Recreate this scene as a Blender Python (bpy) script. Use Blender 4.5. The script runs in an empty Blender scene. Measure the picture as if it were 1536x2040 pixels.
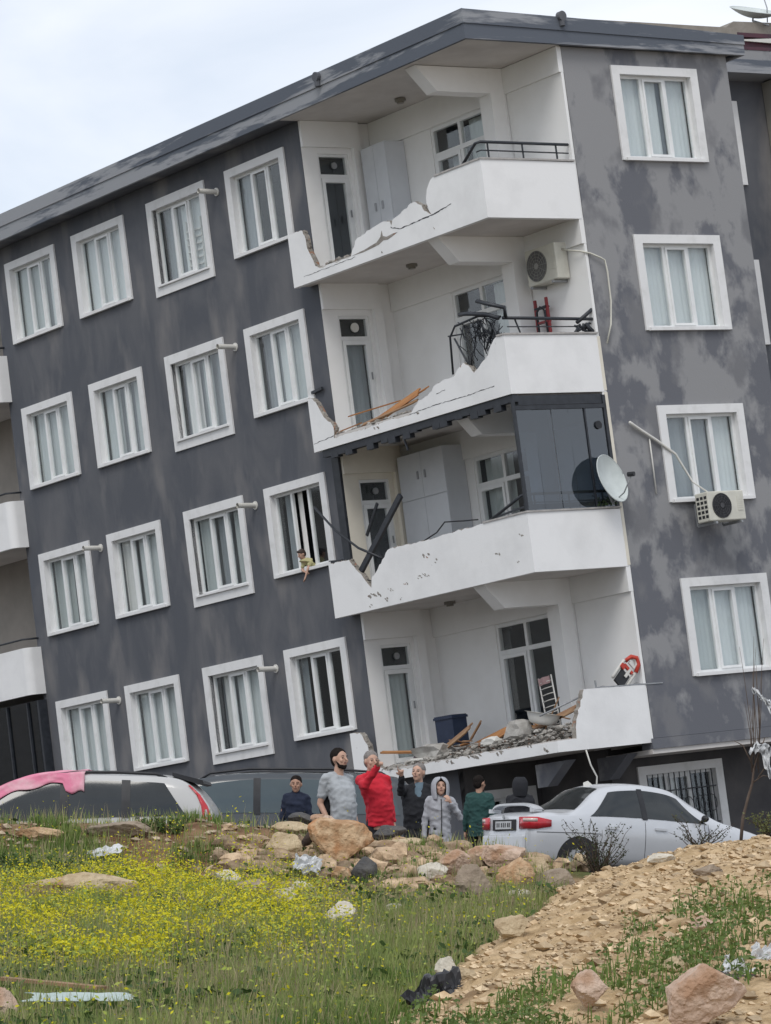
import bpy, bmesh, math, random
import numpy as np
from mathutils import Matrix, Vector, noise as mnoise
from mathutils.geometry import tessellate_polygon
random.seed(7); rng = np.random.default_rng(11)
S = bpy.context.scene
COL = S.collection
# ------------------------------------------------------------------ camera
F = 7057.92
PITCH = math.radians(6.0)
cd = bpy.data.cameras.new('camera'); cam = bpy.data.objects.new('camera', cd); COL.objects.link(cam)
cam.location = (0, 0, 0); cam.rotation_euler = (math.pi / 2 + PITCH, 0, 0)
cd.sensor_fit = 'HORIZONTAL'; cd.sensor_width = 36.0; cd.lens = 36.0 * F / 1536.0
cd.clip_start = 0.5; cd.clip_end = 4000
S.camera = cam
# ------------------------------------------------------------------ world and sun
SUN_EL, SUN_AZ = 52.0, 196.0      # azimuth clockwise from +Y (the view direction)
w = bpy.data.worlds.new('World'); S.world = w; w.use_nodes = True
nt = w.node_tree; nt.nodes.clear()
wo = nt.nodes.new('ShaderNodeOutputWorld'); mx = nt.nodes.new('ShaderNodeMixShader')
b1 = nt.nodes.new('ShaderNodeBackground'); b2 = nt.nodes.new('ShaderNodeBackground')
sk = nt.nodes.new('ShaderNodeTexSky'); sk.sky_type = 'NISHITA'; sk.sun_disc = False
sk.sun_elevation = math.radians(SUN_EL); sk.sun_rotation = math.radians(SUN_AZ)
nt.links.new(sk.outputs[0], b1.inputs[0]); b1.inputs[1].default_value = 0.12
b2.inputs[0].default_value = (0.86, 0.90, 0.97, 1); b2.inputs[1].default_value = 1.04
tc = nt.nodes.new('ShaderNodeTexCoord'); mp = nt.nodes.new('ShaderNodeMapping')
mp.inputs['Scale'].default_value = (1.0, 1.0, 2.2); mp.inputs['Location'].default_value = (0.3, 0.1, 0.55)
nz = nt.nodes.new('ShaderNodeTexNoise'); nz.inputs['Scale'].default_value = 5.0
nz.inputs['Detail'].default_value = 6; nz.inputs['Roughness'].default_value = 0.5; nz.inputs['Distortion'].default_value = 0.6
rp = nt.nodes.new('ShaderNodeValToRGB'); rp.color_ramp.elements[0].position = 0.36; rp.color_ramp.elements[1].position = 0.60
rp.color_ramp.elements[0].color = (0.60, 0.60, 0.60, 1); rp.color_ramp.elements[1].color = (1, 1, 1, 1)
nt.links.new(tc.outputs['Generated'], mp.inputs[0]); nt.links.new(mp.outputs[0], nz.inputs[0])
nt.links.new(nz.outputs[0], rp.inputs[0]); nt.links.new(rp.outputs[0], mx.inputs[0])
nt.links.new(b1.outputs[0], mx.inputs[1]); nt.links.new(b2.outputs[0], mx.inputs[2]); nt.links.new(mx.outputs[0], wo.inputs[0])
sl = bpy.data.lights.new('sun', 'SUN'); sl.energy = 1.5; sl.angle = math.radians(25); sl.color = (1.0, 0.965, 0.91)
so = bpy.data.objects.new('sun', sl); COL.objects.link(so)
el, az = math.radians(SUN_EL), math.radians(SUN_AZ)
sd = Vector((math.sin(az) * math.cos(el), math.cos(az) * math.cos(el), math.sin(el)))
so.rotation_euler = sd.to_track_quat('Z', 'Y').to_euler(); so.location = (8, -10, 30)
S.view_settings.view_transform = 'Standard'; S.view_settings.look = 'None'
S.view_settings.exposure = 0.12; S.view_settings.gamma = 1.0
# ------------------------------------------------------------------ helpers
def P(u, v, d):
    """real position of something seen at (u, v) of the photograph and d metres ahead"""
    a, b = (u - 768) / F, (1020 - v) / F
    y, z = b * math.cos(math.pi/2 + PITCH) + math.sin(math.pi/2 + PITCH), b * math.sin(math.pi/2 + PITCH) - math.cos(math.pi/2 + PITCH)
    k = d / y
    return Vector((a * k, d, z * k))
def tag(o, label=None, cat=None, group=None, kind=None):
    if label: o['label'] = label
    if cat: o['category'] = cat
    if group: o['group'] = group
    if kind: o['kind'] = kind
    return o
def empty(name, M, label=None, cat=None, group=None):
    o = bpy.data.objects.new(name, None); COL.objects.link(o)
    o.matrix_world = M if isinstance(M, Matrix) else Matrix.Translation(M)
    o.empty_display_size = 0.2
    return tag(o, label, cat, group)
def nlink(t, a, b): t.links.new(a, b)
MATS = {}
def mat(name, c1, c2=None, rough=0.7, scale=3.0, lo=0.35, hi=0.65, detail=5, bump=0.0, bscale=None, metal=0.0, stretch=(1,1,1), spec=0.4, dist=0.0, c3=None, s3=12.0, lo3=0.55, hi3=0.6, coord='Object', bdist=0.02, coat=0.0, zgrad=None, island=0.0):
    m = bpy.data.materials.new(name); m.use_nodes = True; t = m.node_tree; N = t.nodes
    p = N['Principled BSDF']; p.inputs['Roughness'].default_value = rough; p.inputs['Metallic'].default_value = metal
    p.inputs['Specular IOR Level'].default_value = spec
    if coat: p.inputs['Coat Weight'].default_value = coat; p.inputs['Coat Roughness'].default_value = 0.08
    p.inputs['Base Color'].default_value = (*c1, 1)
    tcn = N.new('ShaderNodeTexCoord'); mpn = N.new('ShaderNodeMapping'); mpn.inputs['Scale'].default_value = stretch
    nlink(t, tcn.outputs[coord], mpn.inputs[0])
    if c2 is not None:
        n = N.new('ShaderNodeTexNoise'); n.inputs['Scale'].default_value = scale; n.inputs['Detail'].default_value = detail
        n.inputs['Distortion'].default_value = dist; n.inputs['Roughness'].default_value = 0.6
        nlink(t, mpn.outputs[0], n.inputs[0])
        r = N.new('ShaderNodeMapRange'); r.inputs['From Min'].default_value = lo; r.inputs['From Max'].default_value = hi
        src = n.outputs[0]
        if zgrad:
            sx = N.new('ShaderNodeSeparateXYZ'); nlink(t, tcn.outputs[coord], sx.inputs[0])
            ma = N.new('ShaderNodeMath'); ma.operation = 'MULTIPLY_ADD'; ma.inputs[1].default_value = zgrad[0]; ma.inputs[2].default_value = zgrad[1]
            nlink(t, sx.outputs[2], ma.inputs[0])
            ad = N.new('ShaderNodeMath'); nlink(t, ma.outputs[0], ad.inputs[0]); nlink(t, src, ad.inputs[1]); src = ad.outputs[0]
        nlink(t, src, r.inputs[0])
        x = N.new('ShaderNodeMix'); x.data_type = 'RGBA'; x.inputs[6].default_value = (*c1, 1); x.inputs[7].default_value = (*c2, 1)
        nlink(t, r.outputs[0], x.inputs[0]); out = x.outputs[2]
        if c3 is not None:
            n3 = N.new('ShaderNodeTexNoise'); n3.inputs['Scale'].default_value = s3; n3.inputs['Detail'].default_value = 4
            mp3 = N.new('ShaderNodeMapping'); mp3.inputs['Location'].default_value = (7.3, 2.1, 4.4); mp3.inputs['Scale'].default_value = stretch
            nlink(t, tcn.outputs[coord], mp3.inputs[0]); nlink(t, mp3.outputs[0], n3.inputs[0])
            r3 = N.new('ShaderNodeMapRange'); r3.inputs['From Min'].default_value = lo3; r3.inputs['From Max'].default_value = hi3
            nlink(t, n3.outputs[0], r3.inputs[0])
            x3 = N.new('ShaderNodeMix'); x3.data_type = 'RGBA'; nlink(t, r3.outputs[0], x3.inputs[0]); nlink(t, out, x3.inputs[6]); x3.inputs[7].default_value = (*c3, 1)
            out = x3.outputs[2]
        if island:
            g = N.new('ShaderNodeNewGeometry'); hs = N.new('ShaderNodeHueSaturation')
            mr = N.new('ShaderNodeMapRange'); mr.inputs['To Min'].default_value = 1 - island; mr.inputs['To Max'].default_value = 1 + island
            nlink(t, g.outputs['Random Per Island'], mr.inputs[0]); nlink(t, mr.outputs[0], hs.inputs['Value']); nlink(t, out, hs.inputs['Color']); out = hs.outputs[0]
        nlink(t, out, p.inputs['Base Color'])
    if bump:
        nb = N.new('ShaderNodeTexNoise'); nb.inputs['Scale'].default_value = bscale or scale * 4; nb.inputs['Detail'].default_value = 6
        nlink(t, mpn.outputs[0], nb.inputs[0])
        bn = N.new('ShaderNodeBump'); bn.inputs['Strength'].default_value = bump; bn.inputs['Distance'].default_value = bdist
        nlink(t, nb.outputs[0], bn.inputs['Height']); nlink(t, bn.outputs[0], p.inputs['Normal'])
    MATS[name] = m
    return m
def glass(name, tint, refl=0.25, rough=0.03):
    m = bpy.data.materials.new(name); m.use_nodes = True; t = m.node_tree; N = t.nodes; N.clear()
    o = N.new('ShaderNodeOutputMaterial'); a = N.new('ShaderNodeBsdfTransparent'); a.inputs[0].default_value = (*tint, 1)
    g = N.new('ShaderNodeBsdfGlossy'); g.inputs['Roughness'].default_value = rough; g.inputs[0].default_value = (0.9, 0.93, 0.95, 1)
    lw = N.new('ShaderNodeLayerWeight'); lw.inputs[0].default_value = 0.5      # Schlick: same from both sides of the pane
    f = N.new('ShaderNodeMath'); f.operation = 'POWER'; f.inputs[1].default_value = 5.0; nlink(t, lw.outputs['Facing'], f.inputs[0])
    r = N.new('ShaderNodeMath'); r.operation = 'MULTIPLY_ADD'; r.inputs[1].default_value = 0.8; r.inputs[2].default_value = refl; r.use_clamp = True
    x = N.new('ShaderNodeMixShader'); nlink(t, f.outputs[0], r.inputs[0]); nlink(t, r.outputs[0], x.inputs[0])
    nlink(t, a.outputs[0], x.inputs[1]); nlink(t, g.outputs[0], x.inputs[2]); nlink(t, x.outputs[0], o.inputs[0])
    MATS[name] = m; return m
class MB:
    """collects shapes; build() links them as one mesh object"""
    def __init__(s): s.v = []; s.f = []; s.mi = []; s.sm = []
    def add(s, vs, fs, mi=0, sm=False):
        n = len(s.v); s.v += [tuple(q) for q in vs]; s.f += [tuple(i + n for i in f) for f in fs]
        s.mi += [mi] * len(fs); s.sm += [sm] * len(fs); return s
    def box(s, x0, x1, y0, y1, z0, z1, mi=0, T=None):
        x0, x1 = sorted((x0, x1)); y0, y1 = sorted((y0, y1)); z0, z1 = sorted((z0, z1))
        vs = [(x, y, z) for z in (z0, z1) for y in (y0, y1) for x in (x0, x1)]
        if T: vs = [T(*q) for q in vs]
        return s.add(vs, [(0,2,3,1), (4,5,7,6), (0,1,5,4), (2,6,7,3), (0,4,6,2), (1,3,7,5)], mi)
    def obox(s, M, sx, sy, sz, mi=0):
        vs = [M @ Vector((x * sx / 2, y * sy / 2, z * sz / 2)) for z in (-1, 1) for y in (-1, 1) for x in (-1, 1)]
        return s.add(vs, [(0,2,3,1), (4,5,7,6), (0,1,5,4), (2,6,7,3), (0,4,6,2), (1,3,7,5)], mi)
    def bar(s, a, b, w=0.03, h=None, mi=0):
        a, b = Vector(a), Vector(b); d = b - a
        q = d.to_track_quat('X', 'Z').to_matrix().to_4x4()
        return s.obox(Matrix.Translation((a + b) / 2) @ q, d.length, w, h or w, mi)
    def tube(s, pts, r, n=8, mi=0, cap=True, sm=True):
        pts = [Vector(q) for q in pts]; rs = r if isinstance(r, (list, tuple)) else [r] * len(pts)
        vs = []; up = Vector((0.13, 0.31, 0.94))
        for i, q in enumerate(pts):
            d = (pts[min(i + 1, len(pts) - 1)] - pts[max(i - 1, 0)]).normalized()
            a = d.cross(up)
            if a.length < 1e-3: a = d.cross(Vector((1, 0, 0)))
            a.normalize(); b = d.cross(a).normalized()
            for k in range(n):
                t = 2 * math.pi * k / n; vs.append(q + (a * math.cos(t) + b * math.sin(t)) * rs[i])
        fs = [(i*n + k, i*n + (k+1) % n, (i+1)*n + (k+1) % n, (i+1)*n + k) for i in range(len(pts) - 1) for k in range(n)]
        if cap: fs += [tuple(range(n - 1, -1, -1)), tuple((len(pts) - 1) * n + k for k in range(n))]
        return s.add(vs, fs, mi, sm)
    def disc(s, c, ax, r, h=0.01, n=20, mi=0):
        c = Vector(c); ax = Vector(ax).normalized()
        return s.tube([c - ax * h / 2, c + ax * h / 2], r, n, mi, True, False)
    def prism(s, poly, f0, f1, mi=0, mside=None):
        """poly: 2-D points; f0/f1: map (p, q) to the two 3-D faces"""
        n = len(poly)
        tris = tessellate_polygon([[Vector((a, b, 0)) for a, b in poly]])
        vs = [f0(*q) for q in poly] + [f1(*q) for q in poly]
        s.add(vs, [tuple(t) for t in tris] + [tuple(i + n for i in reversed(t)) for t in tris], mi)
        m0 = len(s.mi)
        s.add(vs, [(i, (i + 1) % n, (i + 1) % n + n, i + n) for i in range(n)], mi if mside is None or isinstance(mside, tuple) else mside)
        if isinstance(mside, tuple):          # (first, last, material): only these edges are broken
            for i in range(mside[0], mside[1]): s.mi[m0 + i] = mside[2]
        return s
    def grid(s, fn, nu, nv, mi=0, sm=True, closeu=False):
        vs = [fn(i / (nu if closeu else nu - 1), j / (nv - 1)) for j in range(nv) for i in range(nu)]
        fs = []
        for j in range(nv - 1):
            for i in range(nu if closeu else nu - 1):
                i2 = (i + 1) % nu; fs.append((j*nu + i, j*nu + i2, (j+1)*nu + i2, (j+1)*nu + i))
        return s.add(vs, fs, mi, sm)
    def build(s, name, m, parent=None, M=None, origin=None, recalc=True):
        ms = m if isinstance(m, (list, tuple)) else [m]
        vs = s.v
        if origin is not None:
            o3 = Vector(origin); vs = [(q[0] - o3.x, q[1] - o3.y, q[2] - o3.z) for q in vs]
        me = bpy.data.meshes.new(name); me.from_pydata([tuple(q) for q in vs], [], s.f)
        for k in ms: me.materials.append(k)
        me.polygons.foreach_set('material_index', s.mi); me.polygons.foreach_set('use_smooth', s.sm)
        if recalc:
            bm = bmesh.new(); bm.from_mesh(me); bmesh.ops.recalc_face_normals(bm, faces=bm.faces); bm.to_mesh(me); bm.free()
        me.update()
        o = bpy.data.objects.new(name, me); COL.objects.link(o)
        if parent is not None: o.parent = parent
        if M is not None:
            if parent is not None: o.matrix_local = M
            else: o.matrix_world = M
        return o
def evaluated(o):
    """bake the modifiers of o into its mesh"""
    dg = bpy.context.evaluated_depsgraph_get(); dg.update()
    me = bpy.data.meshes.new_from_object(o.evaluated_get(dg)); old = o.data
    o.modifiers.clear(); o.data = me; me.name = o.name
    return o
def chunk_mesh(mb, c, s, r, flat=.7, mi=0, sub_=1):
    """angular broken lump"""
    bm = bmesh.new(); bmesh.ops.create_icosphere(bm, subdivisions=sub_, radius=1)
    vs = []
    for v in bm.verts:
        k = 1 + r.uniform(-.28, .28); vs.append((c[0] + v.co.x * s[0] * k, c[1] + v.co.y * s[1] * k, c[2] + v.co.z * s[2] * k))
    fs = [tuple(v.index for v in f.verts) for f in bm.faces]; bm.free(); mb.add(vs, fs, mi)
# ------------------------------------------------------------------ materials
facade_l = mat('dark_slate_render', (0.082, 0.088, 0.103), (0.132, 0.133, 0.142), 0.85, scale=0.95, lo=0.42, hi=0.72, stretch=(1, 1.1, 0.45), bump=0.3, bscale=60, c3=(0.175, 0.170, 0.172), s3=1.1, lo3=0.54, hi3=0.70, dist=0.6, bdist=0.01)
facade_r = mat('worn_grey_render', (0.125, 0.130, 0.148), (0.252, 0.253, 0.260), 0.85, scale=1.25, lo=0.455, hi=0.545, dist=0.15, zgrad=(0.012, -0.10), stretch=(1,1,.7), bump=0.3, bscale=60, c3=(0.165, 0.167, 0.178), s3=1.5, lo3=0.54, hi3=0.64, bdist=0.01, detail=5)
fascia_m = mat('blue_grey_fascia_paint', (0.098, 0.112, 0.138), (0.27, 0.28, 0.30), 0.8, scale=0.9, lo=0.49, hi=0.55, stretch=(0.35, 0.35, 3.4), dist=0.3, bump=0.3, bscale=40, detail=7, bdist=0.01)
white = mat('white_render', (0.78, 0.78, 0.775), (0.70, 0.695, 0.685), 0.75, scale=0.9, lo=0.42, hi=0.75, bump=0.18, bscale=30, bdist=0.006)
white_p = mat('white_parapet_paint', (0.77, 0.77, 0.77), (0.66, 0.66, 0.66), 0.7, scale=1.3, lo=0.45, hi=0.8, c3=(0.34, 0.32, 0.30), s3=9, lo3=0.74, hi3=0.78, bump=0.25, bscale=25, bdist=0.008)
trim = mat('white_window_trim', (0.70, 0.70, 0.70), (0.58, 0.58, 0.57), 0.6, scale=4, lo=0.5, hi=0.8, bump=0.15, bscale=20, bdist=0.006)
pvc = mat('white_pvc', (0.72, 0.73, 0.73), (0.62, 0.63, 0.63), 0.35, scale=3, lo=0.5, hi=0.8)
cream = mat('cream_wall', (0.70, 0.66, 0.57), (0.63, 0.59, 0.51), 0.75, scale=1.5, bump=0.15, bscale=30, bdist=0.006)
ceil_m = mat('shaded_ceiling_render', (0.60, 0.575, 0.55), (0.50, 0.475, 0.455), 0.85, scale=1.2)  # warm grey tone puts the shading of ceilings and undersides into the colour
brick = mat('broken_masonry', (0.19, 0.17, 0.15), (0.33, 0.31, 0.28), 0.95, scale=9, bump=0.8, bscale=30, c3=(0.28, 0.16, 0.11), s3=6, lo3=0.6, hi3=0.64)
darkmetal = mat('black_painted_steel', (0.018, 0.021, 0.027), (0.03, 0.034, 0.042), 0.45, scale=10)
greymetal = mat('galvanised_steel', (0.25, 0.26, 0.27), (0.34, 0.35, 0.36), 0.5, scale=10, metal=0.5)
darkin = mat('room_darkness_paint', (0.020, 0.024, 0.030), (0.035, 0.04, 0.045), 0.9, scale=1.0)  # near black stands in for the darkness of unlit interiors
pane_m = glass('window_glass', (0.955, 0.97, 0.97), 0.06)
pane_d = glass('tinted_balcony_glass', (0.30, 0.35, 0.41), 0.11)
curt = [mat('pale_net_curtain', (0.60, 0.63, 0.635), (0.67, 0.70, 0.70), 0.9, scale=5, stretch=(1, 1, 0.08)),
        mat('grey_green_curtain', (0.44, 0.475, 0.475), (0.50, 0.535, 0.53), 0.9, scale=5, stretch=(1, 1, 0.08)),
        mat('cream_curtain', (0.66, 0.65, 0.63), (0.76, 0.75, 0.73), 0.9, scale=5, stretch=(1, 1, 0.08)),
        mat('slate_curtain', (0.24, 0.265, 0.285), (0.29, 0.315, 0.335), 0.9, scale=5, stretch=(1, 1, 0.08))]
plastic_w = mat('white_plastic', (0.62, 0.61, 0.58), (0.55, 0.54, 0.50), 0.5, scale=3)
ivory = mat('ivory_casing', (0.60, 0.59, 0.52), (0.52, 0.51, 0.45), 0.5, scale=5)
black = mat('black_plastic', (0.012, 0.013, 0.016), (0.02, 0.021, 0.025), 0.5, scale=10)
wood_o = mat('orange_pine_board', (0.42, 0.20, 0.075), (0.30, 0.13, 0.045), 0.7, scale=6, stretch=(0.3, 1, 1), bump=0.3)
wood_d = mat('weathered_board', (0.22, 0.12, 0.07), (0.32, 0.20, 0.11), 0.8, scale=6, stretch=(0.3, 1, 1), bump=0.3)
conc = mat('broken_concrete', (0.27, 0.255, 0.235), (0.42, 0.41, 0.385), 0.95, scale=4, bump=0.7, bscale=18)
# ------------------------------------------------------------------ the building's frame: it leans sideways since the earthquake
Rl = Matrix(((0.7973680313758991, -0.5901486702808555, -0.12620922908195437),
             (0.03871505152061114, -0.15867901001641438, 0.986570887755141),
             (-0.602250253072159, -0.7915462833883744, -0.1036779336627214)))
BM = cam.rotation_euler.to_matrix().to_4x4() @ Matrix.Translation((-1.8195651866103206, 6.53314065919206, -63.36511859050482)) @ Rl.to_4x4()
AR = -5.857; H = 2.95
def BL(x, y, z): return BM @ Vector((x, y, z))
def BT(x, y, z, rz=0.0, rx=0.0, ry=0.0):
    return BM @ Matrix.Translation((x, y, z)) @ Matrix.Rotation(rz, 4, 'Z') @ Matrix.Rotation(rx, 4, 'X') @ Matrix.Rotation(ry, 4, 'Y')
# ------------------------------------------------------------------ the apartment building
B0 = (1.0, -1.0, -14.2)
bld = empty('apartment_building', BT(*B0), 'leaning dark grey apartment block with white windows and broken corner balconies', 'building')
def part(mb, name, m, parent=None, origin=None, **k):
    if parent is None: return mb.build(name, m, bld, origin=B0, **k)
    return mb.build(name, m, parent, origin=origin or B0, **k)
TLf = lambda s, d, z: (d, s, z)
TRf = lambda s, d, z: (s, AR + d, z)
TDf = lambda s, d, z: (s, -0.5 + d, z)
TBf = lambda s, d, z: (1.6 + d, s, z)
TGf = lambda s, d, z: (s, -4.6 + d, z)
THf = lambda s, d, z: (s, -2.7 + d, z)
TWf = lambda s, d, z: (s, -4.05 + d, z)
def wallpanel(T, s0, s1, z0, z1, holes, thick=0.12, mi=0):
    mb = MB()
    ss = sorted({s0, s1, *[h[0] for h in holes], *[h[1] for h in holes]}); zs = sorted({z0, z1, *[h[2] for h in holes], *[h[3] for h in holes]})
    for a, b in zip(ss, ss[1:]):
        for c, d in zip(zs, zs[1:]):
            m1, m2 = (a + b) / 2, (c + d) / 2
            if any(h[0] < m1 < h[1] and h[2] < m2 < h[3] for h in holes): continue
            mb.add([T(a, 0, c), T(b, 0, c), T(b, 0, d), T(a, 0, d)], [(0, 1, 2, 3)], mi)
    for h in holes:
        a, b, c, d = h
        for q in (((a, c), (a, d)), ((a, d), (b, d)), ((b, d), (b, c)), ((b, c), (a, c))):
            (p1, z1_), (p2, z2_) = q
            mb.add([T(p1, 0, z1_), T(p2, 0, z2_), T(p2, thick, z2_), T(p1, thick, z1_)], [(0, 1, 2, 3)], mi)
    return mb
def curtain(T, s0, s1, z0, z1, d, m, parent, ph=0.0, name='curtain'):
    mb = MB(); n = max(10, int((s1 - s0) / 0.025))
    A = 0.007
    mb.grid(lambda u, v: T(s0 + (s1 - s0) * u, d + A * math.sin(u * (s1 - s0) * 62 + ph) + A * 0.8 * math.sin(u * (s1 - s0) * 23 + ph * 3 + v * 1.2), z0 + (z1 - z0) * v), n, 5)
    return part(mb, name, m, parent)
def window(T, s0, zt, wd=1.9, ht=1.64, style='D', look=None, flip=1, label=None, trimside=0.17, trimtop=0.15, mull=(1/3, 2/3), glassm=None, bars=False, name='window'):
    """white surround (the window itself) > frame, panes, curtain. s0 = low end of the surround, zt = its top."""
    s1 = s0 + wd; zb = zt - ht; bot = 0.20 if style == 'C' else 0.045
    a, b, c, d = s0 + trimside, s1 - trimside, zb + bot, zt - trimtop
    if style == 'C': d = zt - 0.17
    mb = MB(); pr = -0.035
    mb.box(s0, a, pr, 0.11, zb, zt, 0, T); mb.box(b, s1, pr, 0.11, zb, zt, 0, T)
    mb.box(a, b, pr, 0.11, d, zt, 0, T)
    if style == 'C': mb.box(a, b, pr, 0.11, zb, c, 0, T); mb.box(a - 0.06, b + 0.05, -0.075, -0.036, c - 0.03, c + 0.005, 0, T)
    else: mb.box(a - 0.1, b + 0.1, -0.075, 0.11, zb - 0.01, c, 0, T)
    # shallow box behind the glass, darkness of the unlit room in its colour
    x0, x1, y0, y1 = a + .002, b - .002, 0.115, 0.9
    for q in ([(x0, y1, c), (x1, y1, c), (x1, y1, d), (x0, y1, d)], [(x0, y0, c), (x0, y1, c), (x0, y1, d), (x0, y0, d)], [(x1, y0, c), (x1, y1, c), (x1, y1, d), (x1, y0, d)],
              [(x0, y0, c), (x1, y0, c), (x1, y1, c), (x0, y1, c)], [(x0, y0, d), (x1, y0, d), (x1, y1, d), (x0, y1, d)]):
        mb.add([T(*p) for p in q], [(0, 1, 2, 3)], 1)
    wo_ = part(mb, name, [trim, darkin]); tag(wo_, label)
    fr = MB(); e = 0.05; f0, f1 = 0.075, 0.13
    fr.box(a, a + e, f0, f1, c, d, 0, T); fr.box(b - e, b, f0, f1, c, d, 0, T)
    fr.box(a + e, b - e, f0, f1, c, c + e, 0, T); fr.box(a + e, b - e, f0, f1, d - e, d, 0, T)
    edges = [a + e]
    W_ = b - a
    for mfr in mull:
        mc = a + W_ * mfr; fr.box(mc - 0.03, mc + 0.03, f0, f1, c + e, d - e, 0, T); edges += [mc - 0.03, mc + 0.03]
    edges.append(b - e)
    opened = look.get('open') if look else None
    if len(mull) == 2 and opened is None:      # the casement in the middle
        q0, q1 = edges[2], edges[3]; g = 0.04
        fr.box(q0, q0 + g, f0 - .02, f1, c + e, d - e, 0, T); fr.box(q1 - g, q1, f0 - .02, f1, c + e, d - e, 0, T)
        fr.box(q0 + g, q1 - g, f0 - .02, f1, c + e, c + e + g, 0, T); fr.box(q0 + g, q1 - g, f0 - .02, f1, d - e - g, d - e, 0, T)
    part(fr, 'window_frame', pvc, wo_)
    for i in range(0, len(edges), 2):
        if opened == i // 2: continue
        part(MB().box(edges[i] - .004, edges[i+1] + .004, 0.100, 0.106, c + e - .004, d - e + .004, 0, T), 'pane', glassm or pane_m, wo_)
    if look:
        if len(look.get('cur', [])) > 1 and look.get('open') is None: curtain(T, a + .01, b - .01, c + .02, d - .02, 0.27, curt[3], wo_, ph=zt, name='inner_blind')
        for (u0, u1, k) in look.get('cur', []):
            curtain(T, a + W_ * u0, b - W_ * (1 - u1), c + .02, d - .02, 0.2, curt[k], wo_, ph=s0 * 3 + zt + u0 * 5)
    if bars:
        br = MB()
        for i in range(13): s = a + W_ * (i + .5) / 13; br.bar(T(s, 0.02, c), T(s, 0.02, d), 0.014)
        for z in (c + .25, d - .3): br.bar(T(a, 0.012, z), T(b, 0.012, z), 0.02)
        for i in range(6):
            sx = a + W_ * (i + .5) / 6; r = W_ / 14
            br.tube([T(sx + r * math.cos(t), 0.02, (c + d) / 2 + 1.3 * r * math.sin(t)) for t in np.linspace(0, 6.283, 13)], 0.007, 5)
        part(br, 'window_grille', darkmetal, wo_)
    return wo_
# --- left facade: four columns of windows (Y of the near edge), four floors
WY = {'D': 0.0, 'C': 2.60, 'B': 5.40, 'A': 7.96}
holesL = []
for k in range(4):
    for c in 'DCBA':
        ht = 1.64 if c != 'C' else 1.80
        holesL.append((WY[c] + .1, WY[c] + 1.8, -H*k - ht + .03, -H*k - .08))
part(wallpanel(TLf, -0.5, 10.3, -14.9, 0.345, holesL, 0.1), 'facade_wall', facade_l)
looks = {
 ('D',0): dict(cur=[(0.66, .99, 3)]), ('D',1): dict(cur=[(.0,.36,1), (.36,.64,0), (.72,.80,2)]), ('D',2): dict(cur=[(.55,.66,2), (.78,.90,3)], open=1), ('D',3): dict(cur=[(.86,.99,3)]),
 ('C',0): dict(cur=[(.0,.60,0), (.74,.82,2)]), ('C',1): dict(cur=[(.05,.25,3), (.36,.55,1), (.62,.9,2)]), ('C',2): dict(cur=[(.0,.3,1), (.35,.62,3), (.68,.99,1)]), ('C',3): dict(cur=[(.0,.62,0), (.72,.90,2)]),
 ('B',0): dict(cur=[(.0,.99,0)]), ('B',1): dict(cur=[(.0,.32,1), (.42,.55,2), (.62,.99,1)]), ('B',2): dict(cur=[(.0,.62,0), (.70,.99,2)]), ('B',3): dict(cur=[(.0,.99,0)]),
 ('A',0): dict(cur=[(.0,.3,0), (.42,.99,1)]), ('A',1): dict(cur=[(.0,.99,1)]), ('A',2): dict(cur=[(.0,.5,0), (.55,.99,1)]), ('A',3): dict(cur=[(.0,.99,0)])}
for k in range(4):
    for c in 'DCBA':
        if c == 'C': window(TLf, WY[c], -H*k + .01, 1.97, 1.81, 'C', looks[(c, k)])
        else: window(TLf, WY[c], -H*k, 1.9, 1.64, 'D', looks[(c, k)])
# slatted shelf leaning inside the top window of the second column
mb = MB()
for i in range(6): mb.bar((.17, 3.12, -1.42 + i*.13), (.17, 3.62, -1.40 + i*.13), 0.03, 0.025)
for s in (3.13, 3.61): mb.bar((.18, s, -1.55), (.18, s, -.55), 0.025)
o = mb.build('drying_rack', plastic_w, None, BT(.17, 3.4, -1.55), origin=(.17, 3.4, -1.55)); tag(o, 'white slatted drying rack standing inside a top floor window', 'rack')
# flue stubs
for (y, z) in ((2.24, -.30), (2.25, -3.2), (2.24, -6.14), (2.23, -9.14), (7.58, -6.11), (7.58, -9.09)):
    mb = MB(); r = 0.048
    mb.tube([(0.0, y, z), (-.40, y, z + .012)], r, 14, 0, False); mb.tube([(0.0, y, z), (-.40, y, z + .012)], r - .006, 14, 0, False)
    mb.disc((-.30, y, z + .01), (1, 0, 0), r - .006, .01, 14, 1); mb.disc((-.008, y, z), (1, 0, 0), r + .03, .016, 14, 0)
    part(mb, 'flue_pipe', [plastic_w, black])
# --- right facade
holesR = [(2.83, 4.58, -H*k - 1.57, -H*k - .06) for k in range(4)]
part(wallpanel(TRf, 1.70, 5.46, -11.42, 0.33, holesR, 0.1), 'facade_wall', facade_r)
rl = [dict(cur=[(.0,.36,0), (.38,.60,0), (.66,.99,0)]), dict(cur=[(.0,.99,0)]), dict(cur=[(.0,.36,3), (.36,.64,3), (.66,.99,0)]), dict(cur=[(.0,.36,1), (.36,.99,0)])]
for k in range(4): window(TRf, 2.74, -H*k + .045, 1.96, 1.655, 'D', rl[k])
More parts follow.
